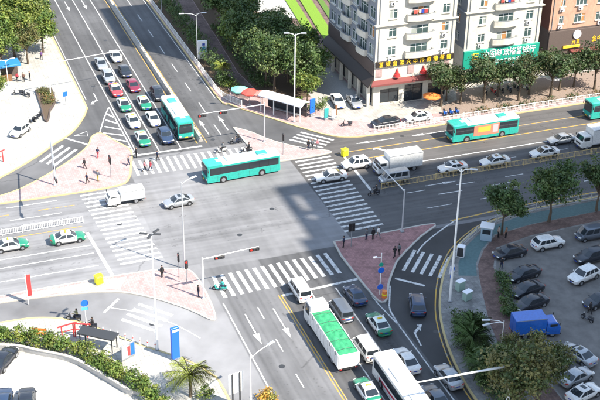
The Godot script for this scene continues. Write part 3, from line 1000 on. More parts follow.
	part("round_sign", MB.new().cyl(Vector3(63.1, 6.4, -30.7), Vector3(63.1, 6.4, -30.55), .8, .8, 24).done(), M.canvas_white, sb)
	sign_text(sb, "jd", Vector3(62.6, 5.0, -30.7), Vector3.RIGHT, Vector3.BACK, .75, .85, M.character_yellow, 1.5)
	sign_text(sb, "iabe", Vector3(66.8, 5.2, -30.7), Vector3.RIGHT, Vector3.BACK, .95, 1.1, M.character_yellow, 1.5)
	part("low_sign", MB.new().bev(Vector3(62.2, 4.25, -30.6), Vector3(3.4, .5, .2), .03).done(), M.character_yellow, b)
	# tall block across the street behind the viewer's side: it shades the south-east half of the crossing
	var t := thing("office_tower", "tall grey tower block standing south-east of the crossing, outside the view", "building", Vector3(0, .13, 0))
	var core := MB.new()
	core.box(Vector3(104.9, 51, 106), Vector3(80, 102, 62))
	part("wall", core.done(), M.wall_grey, t)
	part("side_bay", MB.new().box(Vector3(64.2, 51, 113), Vector3(1.39, 101.9, 47)).done(), M.wall_grey, t)
	for f in 30:
		part("window_band", MB.new().box(Vector3(105.5, 3 + f * 3.3, 74.97), Vector3(74, 1.6, .1)).done(), M.house_glass, t)
		part("window_band", MB.new().box(Vector3(63.48, 3 + f * 3.3, 113), Vector3(.1, 1.6, 42)).done(), M.house_glass, t)
	# roof canopy on posts with two openings
	var cn := MB.new()
	var y := 109.6
	for q in [[62.9, 64.4, 74.3, 137], [65.6, 145, 74.3, 137], [64.4, 65.6, 74.3, 77.4], [64.4, 65.6, 82.2, 83.5], [64.4, 65.6, 84.7, 137], [61.4, 62.9, 90, 137]]:
		cn.box(Vector3((q[0] + q[1]) / 2, y, (q[2] + q[3]) / 2), Vector3(q[1] - q[0], .6, q[3] - q[2]))
	part("roof_canopy", cn.done(), M.concrete, t)
	for q in [[66, 75.6], [66, 100], [66, 136], [100, 75.6], [143, 75.6], [143, 136], [100, 136]]:
		part("post", MB.new().box(Vector3(q[0], 105.6, q[1]), Vector3(.7, 7.4, .7)).done(), M.wall_grey, t)

# ------------------------------------------------------------------ fences and railings
func fence(called: String, label: String, pts: Array, y: float, h: float, step: float, m: Material, style := "bars"):
	var f := thing(called, label, "fence", Vector3(pts[0].x, y, pts[0].y))
	var o := Vector3(pts[0].x, y, pts[0].y)
	var lens := [0.0]
	for i in pts.size() - 1:
		lens.append(lens[i] + pts[i].distance_to(pts[i + 1]))
	var L: float = lens[lens.size() - 1]
	var n := maxi(1, int(round(L / step)))
	var at := func(s: float) -> Vector3:
		for i in pts.size() - 1:
			if s <= lens[i + 1] + 1e-4:
				var q: Vector2 = pts[i].lerp(pts[i + 1], (s - lens[i]) / maxf(lens[i + 1] - lens[i], 1e-5))
				return Vector3(q.x, y, q.y) - o
		return Vector3(pts[pts.size() - 1].x, y, pts[pts.size() - 1].y) - o
	if not cache.has("fpost%.2f" % h):
		cache["fpost%.2f" % h] = MB.new().bev(Vector3(0, (h + .08) / 2, 0), Vector3(.12, h + .08, .12), .02).done()
	for i in n + 1:
		var a: Vector3 = at.call(L * i / n)
		part("post", cache["fpost%.2f" % h], m, f, Transform3D(Basis(), a))
		if i == n:
			break
		var b: Vector3 = at.call(L * (i + 1) / n)
		var d := (b - a).normalized()
		var len := a.distance_to(b)
		var bs := Basis(d, Vector3.UP, d.cross(Vector3.UP))
		var key := "fpan%s%.2f%.2f" % [style, h, len]
		if not cache.has(key):
			var mb := MB.new()
			mb.box(Vector3(len / 2, h - .05, 0), Vector3(len - .12, .07, .05)).box(Vector3(len / 2, .16, 0), Vector3(len - .12, .06, .045))
			if style == "bars":
				var k := int(len / .22)
				for j in range(1, k):
					mb.box(Vector3(len * j / k, h / 2 + .05, 0), Vector3(.035, h - .28, .03))
			else:
				mb.box(Vector3(len / 2, h * .55, 0), Vector3(len - .12, .06, .045))
			cache[key] = mb.done()
		part("panel", cache[key], m, f, Transform3D(bs, a))

func fences():
	var med := thing("median_barrier", "low pale concrete median barrier with a rail on the north road", "barrier", Vector3(-8.15, 0, -70))
	var bar := MB.new()
	bar.loft([[Vector3(-.42, 0, -42), Vector3(.42, 0, -42), Vector3(.16, .62, -42), Vector3(-.16, .62, -42)], [Vector3(-.42, 0, 47.4), Vector3(.42, 0, 47.4), Vector3(.16, .62, 47.4), Vector3(-.16, .62, 47.4)]], -1)
	part("barrier_wall", bar.done(), M.pavement, med)
	part("rail", MB.new().box(Vector3(0, 1.05, 2.7), Vector3(.08, .08, 89)).done(), M.white_paint, med)
	for i in 36:
		part("rail_post", MB.new().box(Vector3(0, .83, -41.5 + i * 2.5), Vector3(.06, .42, .06)).done() if i == 0 else cache.mpost, M.white_paint, med, Transform3D(Basis(), Vector3.ZERO if i == 0 else Vector3(0, 0, i * 2.5)))
		if i == 0:
			cache.mpost = MB.new().box(Vector3(0, .83, -41.5), Vector3(.06, .42, .06)).done()
	fence("roadside_railing", "long white railing along the park side of the north road", VA([[-.45, -111], [-.5, -60], [-.55, -38.5], [.3, -35.6], [1.7, -33]]), .13, 1.15, 2.6, M.white_paint)
	fence("median_fence", "yellow and white fence along the middle of the eastern road", VA([[12.2, .75], [24, .42], [62, .55]]), 0, 1.0, 3.0, M.fence_yellow if M.has("fence_yellow") else plain("fence_yellow", .55, .42, .2, .55))
	fence("median_fence", "white fence along the middle of the western road behind the taxis", VA([[-30.2, -3.4], [-60, -3.0]]), 0, .95, 2.6, M.white_paint)
	fence("pavement_fence", "white fence along the kerb in front of the shops", curve([[18.6, -17.0], [30, -17.0], [46, -17.2], [66, -17.4]], 2), .13, 1.05, 2.6, M.white_paint)
	fence("corner_railing", "grey railing round the car park corner beside the bicycle path", curve([[62, 13.4], [41, 13.4], [28, 13.8], [22.2, 15.2], [18.8, 17], [15.1, 19.9], [12.6, 22.8]], 3), .13, 1.1, 2.3, M.railing_grey if M.has("railing_grey") else plain("railing_grey", .42, .42, .42, .55), "rails")
	for i in 8:
		var p := Vector2(-32.9, 23.5).lerp(Vector2(-27.9, 28.4), i / 7.0)
		var bo := thing("bollard", "%s white bollard of the row beside the slip lane near the blue pillar" % ["first", "second", "third", "fourth", "fifth", "sixth", "seventh", "eighth"][i], "bollard", Vector3(p.x, .13, p.y), 0, "bollards beside the slip lane")
		if i == 0:
			cache.bol = [MB.new().cyl(Vector3.ZERO, Vector3(0, .95, 0), .075, .07, 10).cyl(Vector3(0, .95, 0), Vector3(0, 1.0, 0), .07, .03, 10).done(), MB.new().cyl(Vector3(0, .62, 0), Vector3(0, .78, 0), .079, .078, 10).done()]
		part("post", cache.bol[0], M.white_paint, bo)
		part("band", cache.bol[1], M.sign_red, bo)
	var wl := thing("retaining_wall", "low grey curved retaining wall below the hedge", "wall", Vector3(0, 0, 0))
	part("wall", MB.new().wall(curve([[-58, 19.4], [-44.8, 22.6], [-40.6, 25.2], [-37.3, 27.8], [-35.1, 31.1], [-32.7, 35.3], [-31, 38.3], [-28.6, 60]]), .28, .1, .75).done(), M.concrete, wl)
	part("coping", MB.new().wall(curve([[-58, 19.4], [-44.8, 22.6], [-40.6, 25.2], [-37.3, 27.8], [-35.1, 31.1], [-32.7, 35.3], [-31, 38.3], [-28.6, 60]]), .36, .753, .83).done(), M.kerb, wl)

# ------------------------------------------------------------------ plants
func leaf_cloud(centres: Array, radii: Array, per: int, size: float, cols: Array, sd: int, squash := .8) -> ArrayMesh:
	var r := RandomNumberGenerator.new()
	r.seed = sd
	var v := PackedVector3Array()
	var nn := PackedVector3Array()
	var cc := PackedColorArray()
	var ix := PackedInt32Array()
	for k in centres.size():
		var base: Color = cols[r.randi() % cols.size()]
		var tint := r.randf_range(.75, 1.25)
		for i in per:
			var d: Vector3 = Vector3(r.randfn(), r.randfn() * squash, r.randfn()) * radii[k] * .55
			var p: Vector3 = centres[k] + d
			var n: Vector3 = (d.normalized() * .7 + Vector3(r.randfn(), r.randfn() + .7, r.randfn()) * .6).normalized()
			var u := n.cross(Vector3(r.randfn(), r.randfn(), r.randfn())).normalized()
			var w := n.cross(u)
			var s := size * r.randf_range(.45, 1.5)
			var c := base * tint * r.randf_range(.8, 1.2)
			c.a = 1
			var b := v.size()
			v.append(p - u * s * .5)
			v.append(p - w * s * .3 + n * s * .06)
			v.append(p + u * s * .5)
			v.append(p + w * s * .3 + n * s * .06)
			for q in 4:
				nn.append(n)
				cc.append(c)
			ix.append_array([b, b + 2, b + 1, b, b + 3, b + 2])
	var a := []
	a.resize(Mesh.ARRAY_MAX)
	a[Mesh.ARRAY_VERTEX] = v
	a[Mesh.ARRAY_NORMAL] = nn
	a[Mesh.ARRAY_COLOR] = cc
	a[Mesh.ARRAY_INDEX] = ix
	var m := ArrayMesh.new()
	m.add_surface_from_arrays(Mesh.PRIMITIVE_TRIANGLES, a)
	return m

func tree_kit(key: String, R: float, ry: float, clear: float, clumps: int, per: int, size: float, cols: Array, sd: int):
	var r := RandomNumberGenerator.new()
	r.seed = sd
	var cs := []
	var rs := []
	var tr := MB.new()
	var H := clear + ry
	tr.pipe([Vector3.ZERO, Vector3(r.randf_range(-.1, .1), clear * .5, r.randf_range(-.1, .1)), Vector3(r.randf_range(-.2, .2), clear, r.randf_range(-.2, .2)), Vector3(0, H, 0)], .055 * R + .06, .05, 8)
	var lobes := []
	for i in 8:
		var th := TAU * i / 8.0 * 1.0 + r.randf_range(-.5, .5)
		var q := r.randf_range(.35, .68) if i else 0.0
		lobes.append([Vector3(cos(th) * R * q, r.randf_range(-.35, .45) * ry, sin(th) * R * q), r.randf_range(.34, .56)])
	for i in clumps:
		var lb: Array = lobes[i % 8]
		var th := r.randf() * TAU
		var ph := acos(r.randf_range(-.8, 1.0))
		var rad: float = pow(r.randf(), .35) * lb[1]
		var p: Vector3 = lb[0] + Vector3(sin(ph) * cos(th) * R * rad, H + cos(ph) * ry * rad * 1.15, sin(ph) * sin(th) * R * rad)
		cs.append(p)
		rs.append(R * r.randf_range(.14, .34))
		if i % 5 == 0:
			var st := Vector3(0, clear * r.randf_range(.7, 1.0) + ry * .2, 0)
			tr.pipe([st, st.lerp(p, .5) + Vector3(0, -.15 * R * .4, 0), p], .03 * R + .02, .02, 5)
	cache[key] = [tr.done(), leaf_cloud(cs, rs, per, size, cols, sd + 1)]

func tree(kit: String, label: String, at: Vector3, s: float, yaw: float, group := "", m: Material = null, called := "tree"):
	var t := thing(called, label, "tree", at, yaw, group)
	t.scale = Vector3.ONE * s
	part("trunk", cache[kit][0], M.bark, t)
	part("crown", cache[kit][1], m if m else M.leaf, t)

func palm(label: String, at: Vector3, h: float, n: int, fl: float, yaw: float, yellow := false):
	var t := thing("palm_tree", label, "palm", at, yaw)
	var tr := MB.new()
	var pts := []
	for i in 7:
		pts.append(Vector3(.12 * sin(i * .5), h * i / 6.0, .08 * cos(i * .7)))
	tr.pipe(pts, .2, .13, 9)
	part("trunk", tr.done(), M.bark, t)
	var r := RandomNumberGenerator.new()
	r.seed = int(h * 100) + n
	var keys := []
	for v in 3:
		var k := "frond%.1f_%d_%s" % [fl, v, yellow]
		keys.append(k)
		if cache.has(k):
			continue
		var vs := PackedVector3Array()
		var ns := PackedVector3Array()
		var cs := PackedColorArray()
		var ix := PackedInt32Array()
		var droop: float = [.35, .6, .9][v]
		for i in 34:
			var q := (i + 1.0) / 34.0
			var p := Vector3(0, fl * (.55 * q - droop * q * q), -fl * q * .9)
			for s in [-1.0, 1.0]:
				var L := fl * (.32 + .06 * sin(i * 2.3 + s)) * sin(PI * (q * .85 + .12)) + .05
				var e := p + Vector3(s * L * r.randf_range(.7, .95), -L * r.randf_range(.1, .6), -L * r.randf_range(.3, .65))
				var b := vs.size()
				var wv := Vector3(0, .006, -.03)
				vs.append_array([p - wv * .5, p + wv, e + wv * .2, e - wv * .2])
				var c := (Color(.22, .26, .04) if yellow else Color(.075, .13, .025)) * r.randf_range(.6, 1.5)
				c.a = 1
				for z in 4:
					ns.append(Vector3(-s * .3, .95, 0).normalized())
					cs.append(c)
				ix.append_array([b, b + 2, b + 1, b, b + 3, b + 2])
		for i in 10:
			var q := i / 10.0
			var q2 := (i + 1) / 10.0
			var p := Vector3(0, fl * (.55 * q - droop * q * q), -fl * q * .9)
			var p2 := Vector3(0, fl * (.55 * q2 - droop * q2 * q2), -fl * q2 * .9)
			var b := vs.size()
			vs.append_array([p + Vector3(-.03, 0, 0), p + Vector3(.03, 0, 0), p2 + Vector3(.025, 0, 0), p2 + Vector3(-.025, 0, 0)])
			for z in 4:
				ns.append(Vector3.UP)
				cs.append(Color(.16, .17, .05))
			ix.append_array([b, b + 1, b + 2, b, b + 2, b + 3])
		var a := []
		a.resize(Mesh.ARRAY_MAX)
		a[Mesh.ARRAY_VERTEX] = vs
		a[Mesh.ARRAY_NORMAL] = ns
		a[Mesh.ARRAY_COLOR] = cs
		a[Mesh.ARRAY_INDEX] = ix
		var m := ArrayMesh.new()
		m.add_surface_from_arrays(Mesh.PRIMITIVE_TRIANGLES, a)
		cache[k] = m
	for i in n:
		part("frond", cache[keys[i % 3]], M.leaf_yellow if yellow else M.leaf, t, Transform3D(Basis(Vector3.UP, TAU * i / n * 1.0 + r.randf() * .3) * Basis(Vector3.RIGHT, r.randf_range(-.25, .3)), Vector3(.12 * sin(3.0), h, 0)))

func hedge(label: String, pts: Array, w: float, h: float, y: float, per: int, cols: Array, sd: int, called := "hedge", m: Material = null):
	var r := RandomNumberGenerator.new()
	r.seed = sd
	var t := thing(called, label, "hedge", Vector3(pts[0].x, y, pts[0].y))
	var o := Vector3(pts[0].x, 0, pts[0].y)
	var cs := []
	var rs := []
	var stems := MB.new()
	for i in pts.size() - 1:
		var L: float = pts[i].distance_to(pts[i + 1])
		for k in maxi(1, int(L * w * 4.5)):
			var q: Vector2 = pts[i].lerp(pts[i + 1], r.randf()) + MB.nrm(pts, i) * r.randf_range(-.5, .5) * w
			var hh := h * r.randf_range(.35, 1.0)
			cs.append(Vector3(q.x, hh, q.y) - o)
			rs.append(r.randf_range(.35, .6))
			if k % 8 == 0:
				stems.cyl(Vector3(q.x, 0, q.y) - o, Vector3(q.x + r.randf_range(-.1, .1), hh, q.y) - o, .03, .015, 5, false)
	part("stems", stems.done(), M.bark, t).set_meta("kind", "stuff")
	part("foliage", leaf_cloud(cs, rs, per, .24, cols, sd), m if m else M.leaf, t)

func greenery():
	var lush := [Color(.085, .14, .022), Color(.12, .175, .03), Color(.06, .11, .02), Color(.15, .18, .03)]
	var deep := [Color(.055, .1, .028), Color(.075, .125, .032), Color(.045, .085, .026), Color(.095, .13, .036)]
	var olive := [Color(.04, .075, .022), Color(.055, .09, .026), Color(.035, .06, .02), Color(.08, .08, .03)]
	var dry := [Color(.14, .13, .045), Color(.17, .155, .05), Color(.09, .11, .032), Color(.075, .105, .03)]
	tree_kit("lush1", 3.7, 2.8, 3.0, 110, 62, .38, lush, 101)
	tree_kit("lush2", 3.4, 3.0, 3.0, 104, 62, .38, lush, 202)
	tree_kit("deep1", 3.7, 3.1, 3.2, 110, 62, .38, deep, 303)
	tree_kit("deep2", 3.3, 3.4, 3.2, 104, 62, .38, deep, 404)
	tree_kit("street1", 3.3, 2.1, 2.8, 80, 58, .3, olive, 505)
	tree_kit("street2", 3.1, 2.3, 2.9, 78, 58, .3, olive, 606)
	tree_kit("dry1", 3.0, 2.5, 3.0, 100, 74, .28, dry, 707)
	tree_kit("dry2", 2.9, 2.8, 2.9, 96, 74, .28, dry, 808)
	# north-west grove
	var nw := [[-33.6, -59.5, "lush2", 1.0, "tree at the plaza's edge over the blue kiosk roof"], [-28.8, -62.4, "dry1", .95, "brownish tree at the grove's corner beside the plaza"], [-25.4, -67.2, "lush1", .9, "green tree of the north-west grove overhanging the kerb"],
		[-30.6, -66.6, "lush2", 1.1, "large green tree in the middle of the north-west grove"], [-25.6, -75.2, "lush1", 1.0, "green roadside tree second from the south in the north-west grove"], [-36.2, -65.4, "lush1", 1.05, "green tree at the western side of the north-west grove"],
		[-31, -75.5, "lush2", 1.15, "tall green tree behind the middle of the north-west grove"], [-25, -84, "deep1", .95, "darker green roadside tree at the far end of the grove"], [-30.4, -85.6, "lush1", 1.1, "green tree at the far back of the north-west grove"],
		[-36.4, -74.4, "deep2", 1.1, "dark green tree at the back west side of the grove"], [-24.8, -93.5, "lush2", 1.0, "green roadside tree at the farthest corner of the north-west grove"], [-30.5, -96, "deep1", 1.1, "dark tree hidden at the farthest back of the north-west grove"], [-36.8, -87, "lush1", 1.1, "green tree at the far west back of the grove"]]
	for q in nw:
		tree(q[2], q[4], Vector3(q[0], .13, q[1]), q[3], rng.randf() * 360, "trees of the north-west grove")
	tree("lush2", "small bright tree at the plaza edge beside the parked white car", Vector3(-36.3, .13, -47.5), .6, 50)
	# park east of the north road
	var names := ["nearest to the white canopy", "over the path beside the small palm", "beside the lamp post with crossbar", "behind the car lane entrance", "in the second row by the path", "with a broad crown in the middle", "halfway along the path", "in the middle of the third row", 
		"by the path in the fourth row", "between path and court", "far along the path", "at the far end by the path", "at the far end in the middle", "in the last row by the path", "at the path bend close to the parasols", "hanging over the path at its middle", "hanging over the path farther up", "close to the path near its far end", "filling the middle of the grove", "at the side lane opposite the shop pillars", "farther up the side lane", "at the lawn corner of the grove"]
	var pk := [[8.6, -36.4], [10.8, -45], [12.2, -35.8], [14.2, -41], [8, -44], [12.4, -40.2], [8.6, -51.5], [13.6, -53], [9.4, -59], [11.6, -66], [9.8, -72], [10.6, -80], [13, -76.5], [11.2, -89.5], [8.2, -39.6], [7.9, -55.4], [8.3, -64.5], [9.2, -84], [12.2, -47.6], [16.2, -38.4], [17.2, -45.6], [15.6, -57.4]]
	for i in pk.size():
		var k: String = ["deep1", "deep2", "deep1", "lush1"][i % 4]
		tree(k, "dark park tree " + names[i], Vector3(pk[i][0], .13, pk[i][1]), (rng.randf_range(.9, 1.15) if i < 19 else .8), rng.randf() * 360, "trees of the park beside the north road")
	for i in 7:
		var z := -108.0 + i * 9.6
		hedge("dark green shrub bed along the railing, %s from the far end" % ["first", "second", "third", "fourth", "fifth", "sixth", "seventh"][i], VA([[1.9, z], [1.5, z + 9.4]]), 2.7, 3.1, .13, 26, deep, 40 + i, "shrub_bed")
	hedge("shrubs around the foot of the small palm by the railing", VA([[1.6, -44.5], [2.6, -38.6]]), 2.4, 1.3, .13, 26, lush, 60, "shrub_bed")
	hedge("light green bushes beside the pavement signboards", VA([[9.8, -29.6], [12.2, -27.4], [14.6, -27.6]]), 2.2, 1.9, .13, 26, lush, 61, "shrub_bed")
	tree("lush2", "light green small tree behind the blue board at the corner", Vector3(12.6, .13, -31.2), .62, 20)
	tree("deep1", "dark small tree at the entrance of the side lane", Vector3(14.6, .13, -34.6), .7, 70)
	var bn := ["nearest the blue scooters", "under the second street tree", "below the green sign", "in the middle of the row", "before the rust wall", "at the peach block", "at the eastern end of the row"]
	for i in 7:
		hedge("low green shrub bed along the shop pavement " + bn[i], VA([[36.4 + i * 4.4, -18.4], [39.6 + i * 4.4, -18.5]]), .9, .9, .14, 22, olive + [Color(.2, .12, .05)], 160 + i, "shrub_bed")
	for i in 4:
		hedge("low dark shrubs under the park trees beside the path, %s bed from the canopy" % ["first", "second", "third", "fourth"][i], VA([[7.6 + .25 * i, -38.5 - i * 8.0], [7.2 + .25 * i, -45.5 - i * 8.0]]), 2.6, 1.3, .13, 20, deep, 260 + i, "shrub_bed")
	palm("small palm growing beside the white billboard", Vector3(1.4, .13, -42.8), 3.4, 13, 1.9, 20, true)
	# street trees in front of the shops
	var sn := ["beside the red awning", "in front of the gap between the cream blocks", "under the logo end of the green sign", "in front of the green sign's far end", "before the rust side wall", "under the round white sign", "at the peach block's brown sign", "close to the restaurant wall", "near the scooter row", "between the two tallest before the green sign", "behind the white parasol"]
	var sp := [[33.2, -22.9, 1.12], [36.6, -22.6, .9], [40.6, -21.9, 1.2], [46.6, -20.8, 1.05], [52.6, -20.6, 1.22], [55.4, -22.4, .95], [61.6, -21.2, 1.15], [35, -24.6, .8], [44.2, -23.6, .85], [49.6, -22.6, 1.0], [58.6, -23, .9]]
	for i in sp.size():
		tree("street1" if i % 2 else "street2", "olive street tree " + sn[i], Vector3(sp[i][0], .13, sp[i][1]), sp[i][2], rng.randf() * 360, "street trees before the shops")
	# south-east trees
	tree("deep2", "dark tree inside the railing near the car park's western corner", Vector3(22.4, .13, 18.0), .85, 30)
	tree("deep1", "dark tree inside the railing behind the white estate car", Vector3(30.3, .13, 16.9), .95, 80)
	tree("deep2", "dark tree inside the railing farthest along the eastern road", Vector3(38.2, .13, 16.4), .9, 150)
	tree("deep1", "dark tree at the frame's edge beside the eastern road railing", Vector3(44.5, .13, 15.8), 1.05, 10)
	tree("deep2", "small dark green tree beside the slip lane palms", Vector3(4.9, .13, 47.6), .62, 30)
	tree("dry1", "small yellow green tree between the palms and the blue truck", Vector3(8.2, .13, 46.2), .66, 230)
	tree("dry1", "yellowish tree leaning over the parked silver cars", Vector3(9.2, .13, 50.6), 1.0, 30)
	tree("dry2", "yellow brown tree at the bottom beside the slip lane", Vector3(5.0, .13, 53.2), 1.15, 200)
	palm("dark palm beside the slip lane behind the blue truck", Vector3(5.9, .13, 41.0), 2.4, 24, 2.8, 0)
	palm("dark palm next to the telephone cabinets", Vector3(7.6, .13, 37.8), 1.8, 22, 2.5, 40)
	palm("dark palm at the slip lane kerb nearest the long white arm", Vector3(5.0, .13, 45.6), 2.0, 24, 2.8, 20)
	hedge("dark clipped hedge at the heads of the parked dark cars", VA([[17.2, 27.2], [15.4, 31.4], [13.8, 36.2]]), 1.4, 1.2, .13, 46, deep, 71)
	hedge("dark shrubs along the slip lane under the palms", VA([[8.8, 34.2], [6.8, 39.4], [5.8, 45], [5.2, 52]]), 3.4, 1.3, .13, 34, deep, 72, "shrub_bed")
	# south-west
	hedge("long bright green clipped hedge curving round the parking court", curve([[-58, 17.8], [-44.5, 20.9], [-40.3, 23.6], [-36.8, 26.3], [-34.5, 29.7], [-32.1, 34], [-30.4, 37.2], [-29.6, 41]], 2), 1.7, 1.6, .13, 84, lush + [Color(.17, .19, .035)], 80)
	palm("bright palm at the bottom beside the road sign back", Vector3(-26.4, .13, 38.0), 2.8, 26, 3.1, 15, true)
	hedge("green bush at the foot of the bright palm by the road sign", VA([[-25.4, 38.6], [-24.0, 39.4]]), 1.6, 1.3, .13, 40, lush, 83, "shrub_bed")
	hedge("orange flowering bush at the bottom of the south road", VA([[-19.6, 41.2], [-18.6, 42.4]]), 1.8, 1.6, .13, 70, [Color(.4, .22, .03), Color(.5, .3, .04), Color(.2, .2, .04)], 81, "flower_bush", M.leaf_yellow)
	# planter on the plaza
	var pl := thing("planter_bed", "brown edged planting bed with yellow shrubs on the pale plaza", "planter", Vector3(0, .13, 0))
	var pp := [[-29.4, -49.8], [-26.8, -49.8], [-27.2, -43.8], [-28.4, -41.2], [-29.3, -37.4], [-29.9, -37.4], [-29.6, -42]]
	var pv := curve(pp, 2)
	pv.append(pv[0])
	part("edging", MB.new().wall(pv, .22, 0, .32).done(), M.wall_brown, pl)
	part("earth", MB.new().poly(V2(pp), .2).done(), M.soil, pl)
	var cs := []
	var rs := []
	for i in 46:
		cs.append(Vector3(rng.randf_range(-29.0, -27.2), rng.randf_range(.3, .8), rng.randf_range(-49.2, -43.4)))
		rs.append(.5)
	part("shrubs", leaf_cloud(cs, rs, 40, .2, dry + [Color(.22, .13, .05)], 90), M.leaf_yellow, pl)

# ------------------------------------------------------------------ vehicles (front towards -z)
func wheel(parent: Node, x: float, z: float, r: float, w := .22):
	var k := "wheel%.2f%.2f" % [r, w]
	if not cache.has(k):
		var t := MB.new().cyl(Vector3(-w / 2, 0, 0), Vector3(w / 2, 0, 0), r, r, 18)
		var rm := MB.new().cyl(Vector3(-w / 2 - .012, 0, 0), Vector3(w / 2 + .012, 0, 0), r * .62, r * .62, 14)
		for i in 5:
			rm.box(Vector3(0, 0, 0), Vector3(w + .034, r * 1.16, .05), Basis(Vector3.RIGHT, PI * i / 5.0))
		cache[k] = [t.done(), rm.done()]
	var o := Node3D.new()
	o.name = "wheel"
	parent.add_child(o, true)
	o.position = Vector3(x, r, z)
	part("tyre", cache[k][0], M.tyre, o)
	part("rim", cache[k][1], M.rim, o)

func body_ring(z: float, top: float, hw: float, bot: float, round := .13) -> Array:
	var pts := [[.82, bot], [.96, bot + .1], [1.0, lerpf(bot, top, .52)], [.975, top - round * .75], [.9, top - round * .15], [.72, top + .012]]
	var R := []
	for p in pts:
		R.append(Vector3(hw * p[0], p[1], z))
	for i in range(pts.size() - 1, -1, -1):
		R.append(Vector3(-hw * pts[i][0], pts[i][1], z))
	return R

const CARS := {
	"sedan": {"L": 4.65, "hw": .9, "bot": .22, "belt": .93, "roof": 1.46, "nose": .68, "hood": .93, "deck": 1.02, "a": -1.16, "b": -.36, "c": .78, "d": 1.82, "fw": -1.42, "rw": 1.36, "wr": .32, "rhw": .66, "win": 2},
	"hatch": {"L": 4.1, "hw": .87, "bot": .22, "belt": .95, "roof": 1.5, "nose": .68, "hood": .92, "deck": 1.0, "a": -1.05, "b": -.35, "c": 1.2, "d": 1.92, "fw": -1.25, "rw": 1.25, "wr": .31, "rhw": .66, "win": 2},
	"suv": {"L": 4.65, "hw": .94, "bot": .3, "belt": 1.08, "roof": 1.7, "nose": .84, "hood": 1.06, "deck": 1.08, "a": -1.1, "b": -.4, "c": 1.55, "d": 2.16, "fw": -1.4, "rw": 1.4, "wr": .36, "rhw": .72, "win": 3},
	"minivan": {"L": 4.5, "hw": .86, "bot": .28, "belt": 1.05, "roof": 1.85, "nose": .78, "hood": .98, "deck": 1.06, "a": -1.72, "b": -1.1, "c": 2.05, "d": 2.2, "fw": -1.42, "rw": 1.4, "wr": .31, "rhw": .72, "win": 3},
}

